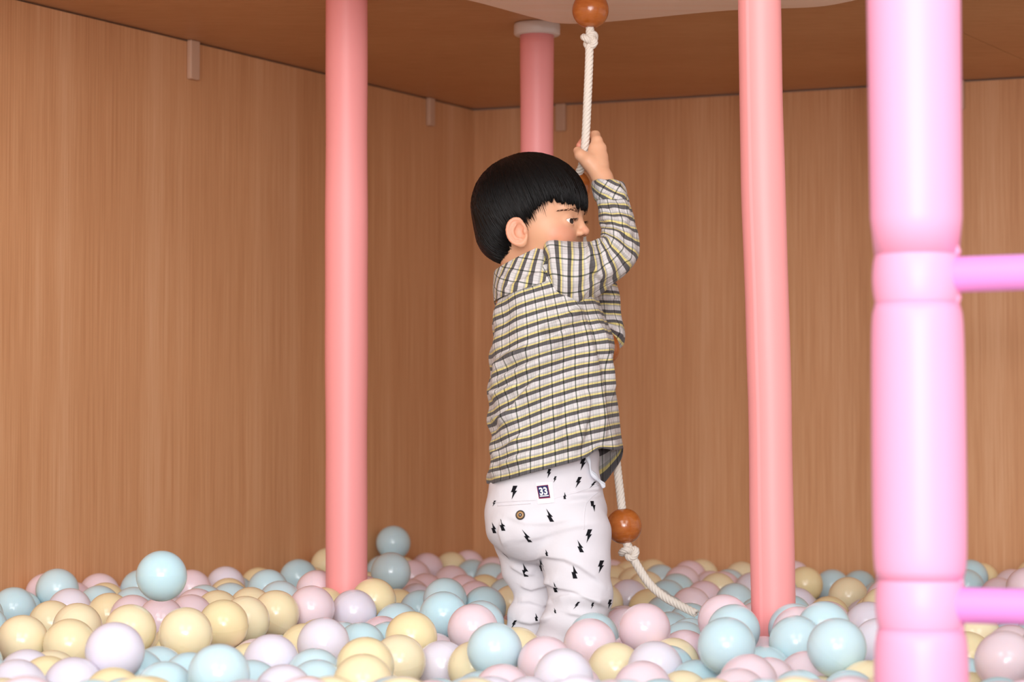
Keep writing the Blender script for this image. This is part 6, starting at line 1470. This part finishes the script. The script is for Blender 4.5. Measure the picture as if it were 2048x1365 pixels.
def fold(V, N, folds):
    """folds: (polyline in photo columns/rows, height m, wide px, narrow px); steep on the right-hand side of travel"""
    X, Y = proj(V)
    w = np.clip(-N[:, 1] * 3, 0, 1)
    D = np.zeros(len(V))
    for line, A, wd, nr in folds:
        d, f = polydist(X, Y, line)
        D += A * f * np.where(d < 0, np.exp(-(d / wd) ** 2), np.exp(-(d / nr) ** 2))
    return V + N * (D * w)[:, None]

# plaid: bands along v, thin lines along u (UV in metres)
def plaid(name, rot=0.0):
    m, nt, b = new_mat(name, rough=0.8, spec=0.2)
    b.inputs['Sheen Weight'].default_value = 0.1
    uv = nd(nt, 'ShaderNodeUVMap'); uv.uv_map = 'cloth'
    mp = nd(nt, 'ShaderNodeMapping')
    mp.inputs['Rotation'].default_value = (0, 0, rot)
    lk(nt, uv.outputs[0], mp.inputs['Vector'])
    sx = nd(nt, 'ShaderNodeSeparateXYZ')
    lk(nt, mp.outputs[0], sx.inputs[0])
    def mod(sock, period):
        d = nd(nt, 'ShaderNodeMath'); d.operation = 'DIVIDE'; d.inputs[1].default_value = period
        lk(nt, sock, d.inputs[0])
        f = nd(nt, 'ShaderNodeMath'); f.operation = 'FRACT'
        lk(nt, d.outputs[0], f.inputs[0])
        return f.outputs[0]
    white, grey, yel = srgb('#dcd6d5'), srgb('#bdb8b4'), srgb('#e6d48c')
    dark = srgb('#615d5e')
    rv = ramp(nt, [(0, dark), (0.30, dark), (0.32, yel), (0.455, yel), (0.475, grey), (0.60, grey), (0.62, white), (0.98, white), (1.0, dark)])
    lk(nt, mod(sx.outputs[1], 0.0180), rv.inputs[0])
    one = (1, 1, 1, 1)
    g2 = (.78, .79, .78, 1); g3 = (.87, .89, .88, 1); dk = (.26, .29, .26, 1)
    ru = ramp(nt, [(0, dk), (0.075, dk), (0.095, one), (0.30, one), (0.32, g2), (0.37, g2), (0.39, one), (0.50, g3), (0.60, g3), (0.62, one), (0.68, g2), (0.73, g2), (0.75, one), (0.98, one), (1, dk)])
    lk(nt, mod(sx.outputs[0], 0.0200), ru.inputs[0])
    mx = nd(nt, 'ShaderNodeMix'); mx.data_type = 'RGBA'; mx.blend_type = 'MULTIPLY'
    mx.inputs[0].default_value = 1.0
    lk(nt, rv.outputs[0], mx.inputs[6]); lk(nt, ru.outputs[0], mx.inputs[7])
    lk(nt, mx.outputs[2], b.inputs['Base Color'])
    # crinkled weave
    ns = nd(nt, 'ShaderNodeTexNoise')
    ns.inputs['Scale'].default_value = 95
    ns.inputs['Detail'].default_value = 3
    lk(nt, uv.outputs[0], ns.inputs['Vector'])
    bp = nd(nt, 'ShaderNodeBump')
    bp.inputs['Strength'].default_value = 0.5
    bp.inputs['Distance'].default_value = 0.005
    lk(nt, ns.outputs[0], bp.inputs['Height'])
    lk(nt, bp.outputs[0], b.inputs['Normal'])
    return m
PLAID = plaid('checked_cotton')
PLAIDX = plaid('checked_cotton_bias', math.radians(-58))
PLAIDY = plaid('checked_cotton_cuff', math.radians(33))

def cloth(name, rings, parent, mat, nu=180, nv=150, expo=0.9, folds=(), wr=None, shape=None, uoff=0.0, u_scale=None):
    """rings: (left px, py, right px, py, depth offset, half depth); a sheet wrapped round the rings"""
    R_ = catmull(rings, nv)
    a = np.linspace(0, 2 * math.pi, nu + 1)
    ca = np.sign(np.cos(a)) * np.abs(np.cos(a)) ** expo
    sa = np.sign(np.sin(a)) * np.abs(np.sin(a)) ** expo
    Vg = np.zeros((nv, nu + 1, 3)); cens = []; per = []
    for j, (lx, ly, rx, ry, dy, hb) in enumerate(R_):
        l = Cp(lx, ly, dy); r = Cp(rx, ry, dy)
        c = (l + r) / 2; A = (r - l) / 2
        cens.append(c); per.append(np.linalg.norm(A))
        Vg[j] = c + ca[:, None] * A + sa[:, None] * np.array([0, hb, 0])
    if shape is not None: Vg = shape(Vg, a, np.linspace(0, 1, nv))
    Vg[:, -1] = Vg[:, 0]
    cens = np.array(cens)
    vlen = np.r_[0, np.cumsum(np.linalg.norm(np.diff(cens, axis=0), axis=1))]
    peri = np.linalg.norm(np.diff(Vg, axis=1), axis=2)
    ulen = np.r_[0, np.cumsum(peri[nv // 2])]
    V = Vg.reshape(-1, 3)
    n1 = nu + 1
    Fq = np.array([(j * n1 + i, j * n1 + i + 1, (j + 1) * n1 + i + 1, (j + 1) * n1 + i) for j in range(nv - 1) for i in range(nu)])
    N = vnormals(V, Fq)
    ctr = np.repeat(cens, n1, axis=0)
    flip = np.sign(((V - ctr) * N).sum(1).mean())
    if flip < 0:
        Fq = Fq[:, ::-1]; N = -N
    Ng = N.reshape(nv, n1, 3)
    s_ = Ng[:, 0] + Ng[:, -1]
    s_ /= np.linalg.norm(s_, axis=1)[:, None]
    Ng[:, 0] = s_; Ng[:, -1] = s_
    N = Ng.reshape(-1, 3)
    if wr is not None:
        uu = np.tile(a, nv); vv_ = np.repeat(vlen, n1)
        V = V + N * wr(uu, vv_)[:, None]
    if folds:
        V = fold(V, N, folds)
    me = quad_mesh(V, Fq, name)
    uvl = me.uv_layers.new(name='cloth')
    U = np.tile(ulen + uoff, nv); Vv = np.repeat(vlen, n1)
    li = np.zeros(len(me.loops), np.int32)
    me.loops.foreach_get('vertex_index', li)
    uvl.data.foreach_set('uv', np.stack([U[li], Vv[li]], 1).astype(np.float32).ravel())
    o = add_obj(name, me, parent, mat)
    md = o.modifiers.new('thickness', 'SOLIDIFY')
    md.thickness = 0.0012
    md.offset = 1.0
    return o

# shirt body
trunk = [(978, 968, 1244, 898, .0, .104), (980, 935, 1240, 868, .0, .102), (983, 890, 1232, 822, .0, .098), (982, 840, 1228, 775, .0, .097),
         (980, 795, 1226, 730, .0, .097), (979, 745, 1226, 690, .0, .098), (984, 690, 1212, 646, .0, .099), (987, 640, 1195, 604, .0, .100),
         (989, 605, 1180, 570, .0, .098), (992, 580, 1155, 538, .0, .086), (1000, 562, 1130, 515, .0, .066)]
def trunk_shape(Vg, a, t):
    far = np.clip(np.sin(a - .15), 0, 1) ** .7 * np.clip(np.cos(a) + .45, 0, 1)
    w = np.clip(1 - t / .16, 0, 1) ** 1.5
    Vg[..., 2] -= .074 * w[:, None] * far[None]
    near = np.clip(-np.sin(a), 0, 1) * np.exp(-((np.cos(a) - .62) / .18) ** 2)       # lifted side slit
    Vg[..., 2] += .014 * np.clip(1 - t / .10, 0, 1)[:, None] * near[None]
    Vg[..., 2] -= .011 * ((np.cos(a) - .4) ** 2 - .5)[None] * np.clip((t - .05) * 4, 0, 1)[:, None]
    return Vg
def trunk_wr(u, v):
    return (.0022 * np.sin(9 * u + 26 * v + 1.5 * np.sin(11 * v)) + .0016 * np.sin(5 * u - 60 * v) * np.sin(2 * u + 1) +
            .0026 * np.sin(120 * v + 3 * np.sin(u)) * np.clip(-np.cos(u), 0, 1) ** 2)
TF = [([(1087, 747), (1075, 761), (1058, 780), (1040, 802), (1031, 817), (1017, 831), (1003, 852)], .0075, 26, 4),
      ([(1128, 700), (1100, 712), (1070, 726), (1030, 745), (995, 762)], .0060, 22, 4),
      ([(1150, 650), (1125, 668), (1090, 690), (1040, 705), (1000, 712)], .0055, 20, 4),
      ([(1158, 612), (1135, 634), (1110, 650), (1080, 660)], .0065, 16, 4),
      ([(1060, 690), (1020, 715), (985, 735)], .005, 14, 4),
      ([(1040, 770), (1010, 782), (980, 786)], .006, 14, 4),
      ([(1035, 822), (1005, 835), (982, 838)], .005, 12, 4),
      ([(1050, 870), (1020, 895), (985, 915)], .0055, 18, 5),
      ([(1070, 905), (1040, 915), (1000, 935)], .004, 16, 5),
      ([(1152, 905), (1162, 870), (1170, 830), (1172, 780)], .0075, 22, 5),
      ([(1205, 890), (1203, 840), (1196, 780), (1185, 720), (1170, 660), (1155, 620)], .0070, 18, 6),
      ([(1222, 800), (1217, 740), (1205, 680), (1190, 640)], .0055, 12, 5),
      ([(1130, 900), (1140, 850), (1150, 800)], .0035, 16, 6),
      ([(1095, 880), (1110, 840), (1118, 790)], .003, 18, 7)]
TF = [(l_, A * 1.8, w_, n_) for l_, A, w_, n_ in TF]
shirt = cloth('shirt', trunk, boy, PLAID, 220, 200, .88, TF, trunk_wr, trunk_shape)
shirt['label'] = 'checked cotton shirt in grey, yellow and white'
# shoulder yoke with the stripes on the bias
yoke = [(989, 604, 1150, 552, .0, .0985), (988, 594, 1140, 540, .0, .0965), (987, 578, 1128, 524, .0, .087), (988, 560, 1118, 505, .0, .074), (989, 547, 1113, 488, .0, .064), (991, 543, 1111, 484, .0, .061), (994, 546, 1108, 487, .0, .058), (998, 556, 1102, 500, .0, .054)]
YF = [([(1092, 545), (1060, 556), (1030, 570), (1000, 590)], .003, 10, 3), ([(1010, 585), (1018, 560), (1030, 540)], .003, 10, 4), ([(1000, 590), (1003, 570), (1008, 552)], .003, 7, 3),
      ([(1075, 545), (1085, 520), (1092, 495)], .003, 12, 5)]
cloth('yoke', yoke, shirt, PLAIDX, 160, 60, .92, YF)
# right sleeve
slv = [(1088, 500, 1105, 600, -.045, .046), (1096, 483, 1112, 606, -.052, .053), (1132, 484, 1132, 614, -.055, .055), (1160, 487, 1158, 610, -.053, .052), (1184, 485, 1190, 592, -.047, .048), (1197, 481, 1226, 568, -.040, .044),
       (1202, 476, 1258, 541, -.033, .042), (1204, 466, 1275, 512, -.025, .040), (1203, 450, 1273, 470, -.013, .038), (1198, 422, 1264, 428, .000, .035), (1192, 396, 1255, 398, .012, .033)]
SF = [([(1178, 492), (1176, 515), (1186, 540), (1205, 560)], .0110, 16, 4), ([(1200, 478), (1222, 486), (1245, 506), (1262, 530)], .0065, 11, 4), ([(1205, 500), (1215, 525), (1220, 555)], .005, 12, 4),
      ([(1202, 462), (1235, 470), (1268, 470)], .005, 10, 4), ([(1200, 436), (1230, 446), (1262, 440)], .0045, 10, 4), ([(1198, 410), (1225, 416), (1255, 412)], .004, 9, 4),
      ([(1150, 605), (1170, 580), (1185, 560)], .004, 12, 4)]
cloth('sleeve', slv, shirt, PLAID, 140, 170, .95, SF, lambda u, v: .0012 * np.sin(7 * u + 90 * v) + .0012 * np.sin(4 * u - 60 * v))
cuf = [(1194, 403, 1256, 403, .009, .0335), (1190, 398, 1257, 400, .011, .0350), (1187, 385, 1253, 390, .016, .0345), (1185, 372, 1250, 378, .021, .0335), (1186, 364, 1246, 368, .024, .0320), (1190, 363, 1241, 366, .025, .029), (1194, 370, 1237, 373, .022, .026)]
cloth('cuff', cuf, shirt, PLAIDY, 110, 60, .95, [([(1192, 398), (1220, 392), (1252, 398)], .002, 6, 3), ([(1235, 366), (1238, 380), (1250, 395)], .003, 7, 3)], lambda u, v: .0008 * np.sin(6 * u + 70 * v))
# left sleeve, bent on the far side of the chest
lsl = [(1182, 562, 1231, 566, .120, .030), (1187, 590, 1237, 592, .130, .032), (1191, 620, 1240, 622, .140, .034), (1196, 638, 1245, 648, .148, .035), (1200, 645, 1248, 672, .150, .036), (1196, 648, 1240, 694, .150, .036), (1180, 640, 1205, 704, .145, .037), (1145, 612, 1158, 692, .130, .038), (1090, 570, 1095, 650, .10, .042), (1040, 560, 1045, 640, .07, .045)]
cloth('sleeve', lsl, shirt, PLAID, 110, 130, .95, [([(1190, 590), (1212, 598), (1238, 592)], .004, 7, 3), ([(1196, 625), (1215, 640), (1243, 655)], .004, 8, 3), ([(1200, 650), (1225, 655), (1245, 675)], .004, 8, 3)], lambda u, v: .0012 * np.sin(6 * u + 80 * v))
# shirt pocket edge and front button band seen at the far side are covered by the sleeve

# trousers
PX = np.arange(Cp(950, 0, 0)[0], Cp(1250, 0, 0)[0], 0.0019)
PY = np.arange(DCH - .14, DCH + .14, 0.0021)
PZ = np.arange(.03, .53, 0.0019)
T_ = Field(PX, PY, PZ)
T_.ell(Cp(1093, 1030, 0), (.0995, .086, .076), None, .02)
T_.ell(Cp(1068, 1055, .0), (.076, .084, .052), None, .02)
T_.cap(Cp(1089, 1010, 0), Cp(1092, 930, 0), .0950, .0905, .02, 'add', (np.array([0, 1.0, 0]), 1.14))
RL = [(1148, 1062, -.040), (1155, 1150, -.050), (1163, 1195, -.055), (1150, 1243, -.050), (1120, 1300, -.045), (1112, 1410, -.045)]
T_.chain([Cp(*q) for q in RL], [.062, .0535, .0485, .0510, .0450, .0390], .012)
LL = [(1050, 1062, .045), (1056, 1140, .05), (1071, 1192, .05), (1060, 1243, .05), (1054, 1300, .05), (1050, 1410, .05)]
T_.chain([Cp(*q) for q in LL], [.058, .042, .0315, .0370, .0370, .0360], .012)
p0 = Cp(985, 955, 0); p1_ = Cp(1175, 902, 0)
slope = (p1_[2] - p0[2]) / (p1_[0] - p0[0])
T_.op(lambda X, Y, Z: -(Z - (p0[2] + slope * (X - p0[0]))) * .95 + 0 * Y, (PX[0], PY[0], p0[2] - .05), (PX[-1], PY[-1], PZ[-1]), .003, 'sub')
Vt, Ft = T_.surface()
Vt = relax(Vt, Ft, 3, .5)
Nt = vnormals(Vt, Ft)
if ((Vt - Vt.mean(0)) * Nt).sum(1).mean() < 0:
    Nt = -Nt; Ft = Ft[:, ::-1]
x_, y_, z_ = Vt.T
wv = .0011 * np.sin(70 * z_ + 40 * x_ + 25 * y_) + .0009 * np.sin(120 * z_ - 60 * x_ + 50 * y_) + .0016 * np.sin(150 * z_ + 30 * x_) * np.clip((.27 - z_) / .1, 0, 1)
Vt = Vt + Nt * wv[:, None]
PF = [([(1022, 1112), (1050, 1117), (1092, 1112), (1130, 1119), (1160, 1133), (1190, 1155), (1212, 1175)], .0058, 24, 4),
      ([(1085, 1160), (1110, 1172), (1150, 1183), (1185, 1200), (1215, 1215)], .0060, 20, 4),
      ([(1212, 1200), (1180, 1198), (1140, 1192), (1105, 1200)], .0050, 14, 4),
      ([(1040, 1170), (1062, 1178), (1085, 1172), (1105, 1165)], .005, 12, 4), ([(1035, 1205), (1060, 1203), (1085, 1212), (1105, 1205)], .005, 12, 4),
      ([(1030, 1240), (1060, 1246), (1090, 1240), (1105, 1232)], .005, 12, 4), ([(1020, 1130), (1045, 1146), (1070, 1150)], .004, 12, 4),
      ([(1130, 1225), (1165, 1232), (1200, 1240)], .004, 12, 4), ([(1030, 1080), (1080, 1072), (1150, 1052), (1205, 1046)], .0025, 20, 6),
      ([(1010, 1030), (1050, 1046), (1100, 1046), (1150, 1036)], .0022, 16, 5), ([(1140, 985), (1175, 982), (1204, 978)], .004, 9, 3), ([(1135, 1005), (1170, 1000), (1204, 990)], .0025, 9, 3),
      ([(985, 1006), (1030, 1003), (1072, 1001)], .0012, 30, 1.6), ([(1005, 1040), (1000, 1065), (1010, 1095)], .003, 12, 4)]
Vt = fold(Vt, vnormals(Vt, Ft), PF)
DENIM, dnt, db = new_mat('white_cotton', srgb('#e9e5ea'), 0.8, 0.2)
ns = nd(dnt, 'ShaderNodeTexNoise'); ns.inputs['Scale'].default_value = 60; ns.inputs['Detail'].default_value = 4
tcn = nd(dnt, 'ShaderNodeTexCoord'); lk(dnt, tcn.outputs['Object'], ns.inputs['Vector'])
bpn = nd(dnt, 'ShaderNodeBump'); bpn.inputs['Strength'].default_value = .25; bpn.inputs['Distance'].default_value = .003
lk(dnt, ns.outputs[0], bpn.inputs['Height']); lk(dnt, bpn.outputs[0], db.inputs['Normal'])
pants = add_obj('trousers', quad_mesh(Vt, Ft, 'trousers'), boy, DENIM)
pants['label'] = 'white cotton trousers printed with black lightning bolts'
pbvh = BVHTree.FromPolygons([tuple(v) for v in Vt], [tuple(f) for f in Ft])
INK, _, _ = new_mat('black_print', srgb('#1c1b20'), 0.8, 0.1)
def hit_px(px, py, lift):
    d = P(px, py, 4.0) - EYE
    h_, n_, _, _ = pbvh.ray_cast(Vector(EYE), Vector(d).normalized())
    if h_ is None: return None
    n_ = np.array(n_)
    if n_ @ d > 0: n_ = -n_
    return np.array(h_) + n_ * lift, n_
BOLT = [[(-.02, .5), (.30, .5), (.16, .2), (.1, .06), (-.18, .02), (-.08, .28)], [(-.04, .12), (.28, .14), (.12, -.08), (-.12, -.5), (-.05, -.12)]]
def bolt_from(hit, h, fy, lean):
    mb = MB()
    for poly in BOLT:
        pts = []
        for x, y in poly:
            y2 = y * fy
            q = hit((x + lean * y2) * h, -y2 * h)
            if q is None: return
            pts.append(q)
        mb.add(pts, [tuple(range(len(pts)))])
    add_obj('bolt_print', mb.mesh(), pants, INK)
for px, py, h, fy, ln_ in [(1097, 948, 16, 1, 0), (1109, 960, 11, 1, .1), (1155, 966, 19, 1, .15), (1164, 929, 22, 1, 0), (1027, 986, 23, 1, 0), (1129, 992, 12, -1, .2), (1186, 1014, 18, 1, -.5), (1098, 1031, 22, -1, -.2),
                         (1004, 1050, 20, -1, 0), (987, 1056, 18, -1, 0), (988, 1008, 10, 1, .2), (1052, 1072, 21, -1, -.4), (1159, 1093, 21, -1, -.1), (1176, 1073, 23, 1, 0), (1093, 1106, 11, -1, 0), (1049, 1140, 23, -1, 0),
                         (1082, 1131, 20, -1, 0), (1148, 1144, 23, -1, .1), (1200, 1135, 22, 1, 0), (1110, 1175, 17, -1, 0), (1152, 1212, 13, 1, .5), (1184, 1212, 11, 1, .1), (1218, 1209, 15, 1, 0), (1072, 1235, 13, -1, .1),
                         (1027, 1250, 14, 1, .3), (1110, 1222, 9, -1, 0), (1184, 971, 12, 1, .6)]:
    def hit(dx, dy, px=px, py=py):
        q = hit_px(px + dx, py + dy, .0007)
        return None if q is None else q[0]
    bolt_from(hit, h * 1.2, fy, ln_)
brn = random.Random(8)
for k in range(26):                                            # the print goes on round the far side
    a = brn.uniform(-.9, math.pi + .9); zz = brn.uniform(.2, .42)
    d = np.array([math.cos(a), math.sin(a), 0]); sd = np.array([-d[1], d[0], 0])
    c_ = np.array([float(Vt[:, 0].mean()), DCH, zz])
    def hit(dx, dy, c_=c_, d=d, sd=sd):
        o_ = c_ + d * .4 + sd * dx / 1190 + np.array([0, 0, -dy / 1190])
        h_, n_, _, _ = pbvh.ray_cast(Vector(o_), Vector(-d))
        return None if h_ is None else np.array(h_) + d * .0008
    q = hit(0, 0)
    if q is not None:
        ux, uy = proj(q)
        if d[1] > -.2: bolt_from(hit, 20, brn.choice((-1, 1)), brn.uniform(-.2, .2))

# woven label with the number
def quad_patch(name, corners, mat, lift, n=8):
    """corners: tl, tr, br, bl in photo columns/rows"""
    tl, tr, br, bl = [np.array(c, float) for c in corners]
    V = []
    for j in range(n + 1):
        for i in range(n + 1):
            u, v = i / n, j / n
            q = tl * (1 - u) * (1 - v) + tr * u * (1 - v) + br * u * v + bl * (1 - u) * v
            V.append(hit_px(q[0], q[1], lift)[0])
    Fc = [(j * (n + 1) + i, j * (n + 1) + i + 1, (j + 1) * (n + 1) + i + 1, (j + 1) * (n + 1) + i) for j in range(n) for i in range(n)]
    return add_obj(name, mesh_from(V, Fc), pants, mat)
TAGW, _, _ = new_mat('label_white', srgb('#f4eff2'), .7, .2)
TAGN, _, _ = new_mat('label_navy', srgb('#2c2f5e'), .7, .2)
TAGR, _, _ = new_mat('label_red', srgb('#8a2746'), .7, .2)
o = quad_patch('label_backing', [(1071.5, 966), (1105, 964.5), (1108.5, 1006), (1076, 1009)], TAGW, .0012)
quad_patch('label_border', [(1073.5, 973.5), (1096, 970.8), (1100.3, 996.8), (1078, 998.5)], TAGR, .0016)
quad_patch('label_field', [(1075, 974.6), (1094.8, 972.4), (1098.6, 994.8), (1079, 996.3)], TAGN, .0019)
quad_patch('label_line', [(1079.6, 992.6), (1097, 990.8), (1097.5, 992.9), (1080, 994.7)], TAGW, .0022, 4)
fc = bpy.data.curves.new('number', 'FONT')
fc.body = '33'; fc.offset = 0.035; fc.size = 1.0; fc.resolution_u = 4
fo = bpy.data.objects.new('number_tmp', fc); COL.objects.link(fo)
bpy.context.view_layer.update()
dg = bpy.context.evaluated_depsgraph_get()
fm = bpy.data.meshes.new_from_object(fo.evaluated_get(dg))
bpy.data.objects.remove(fo)
co = np.array([v.co[:2] for v in fm.vertices])
lo_, hi_ = co.min(0), co.max(0)
tl, tr, br, bl = [np.array(c, float) for c in ((1077.6, 977.2), (1093.0, 975.4), (1095.6, 990.2), (1080.2, 991.8))]
for v, (a, b_) in zip(fm.vertices, (co - lo_) / (hi_ - lo_)):
    w = 1 - b_
    q = tl * (1 - a) * (1 - w) + tr * a * (1 - w) + br * a * w + bl * (1 - a) * w
    v.co = Vector(hit_px(q[0], q[1], .0024)[0])
fm.materials.clear()
o = add_obj('label_number', fm, pants, TAGW, False)
o['label'] = 'number 33 woven in white'

# pocket button: dark rim, tan face, dark eye
q, n_ = hit_px(1041, 1031, .0002)
rot = Vector((0, 0, 1)).rotation_difference(Vector(n_)).to_matrix()
BUTD, _, _ = new_mat('button_rim', srgb('#2b1e1a'), .35, .5)
BUTT, _, _ = new_mat('button_face', srgb('#b58a5c'), .4, .5)
for nm, prof, mt in (('button_rim', [(.0001, 0), (.0076, 0), (.0080, .0015), (.0076, .0028), (.0064, .0028), (.0060, .0020), (.0001, .0020)], BUTD),
                     ('button_face', [(.0001, .0005), (.0061, .0005), (.0061, .0023), (.0030, .0020), (.0001, .0019)], BUTT),
                     ('button_eye', [(.0001, .001), (.0026, .001), (.0026, .0026), (.0012, .0022), (.0001, .0022)], BUTD),
                     ('button_thread', [(.0001, .001), (.0009, .001), (.0009, .0029), (.0001, .0030)], TAGW)):
    V2, F2 = lathe(prof, (0, 0), 28)
    add_obj(nm, mesh_from([np.array(rot @ Vector(v)) + q for v in V2], F2), pants, mt)
# pocket welt, seat seam and the loose end of the waistband
def stitch(name, line, r, lift, mat=DENIM):
    pts = [hit_px(a, b_, lift) for a, b_ in catmull(line, 40)]
    pts = [p_[0] for p_ in pts if p_ is not None]
    add_obj(name, mesh_from(*tube(pts, r, 6)), pants, mat)
stitch('pocket_welt', [(996, 1012), (1030, 1010), (1062, 1007)], .0011, .0002)
stitch('waist_seam', [(985, 1006), (1030, 1003), (1072, 1001)], .0007, .0)
stitch('waist_seam', [(1108, 998), (1150, 986), (1196, 972)], .0007, .0)
stitch('side_seam', [(1196, 985), (1172, 1010), (1168, 1060)], .0008, .0)
TAB, _, _ = new_mat('waistband_tab', srgb('#e6eaf2'), .8, .2)
tab = catmull([Cp(1172, 908, -.064), Cp(1180, 925, -.062), Cp(1183, 945, -.058), Cp(1193, 957, -.052), Cp(1202, 966, -.045), Cp(1209, 974, -.038)], 30)
mb = MB()
for off_y in (0.0, .005):
    mb.add(*tube(tab + np.array([-.001, off_y, .003 * (off_y > 0)]), [.0025 + .0012 * math.sin(k * .5) for k in range(30)], 8))
add_obj('waistband_end', mb.mesh(), pants, TAB)
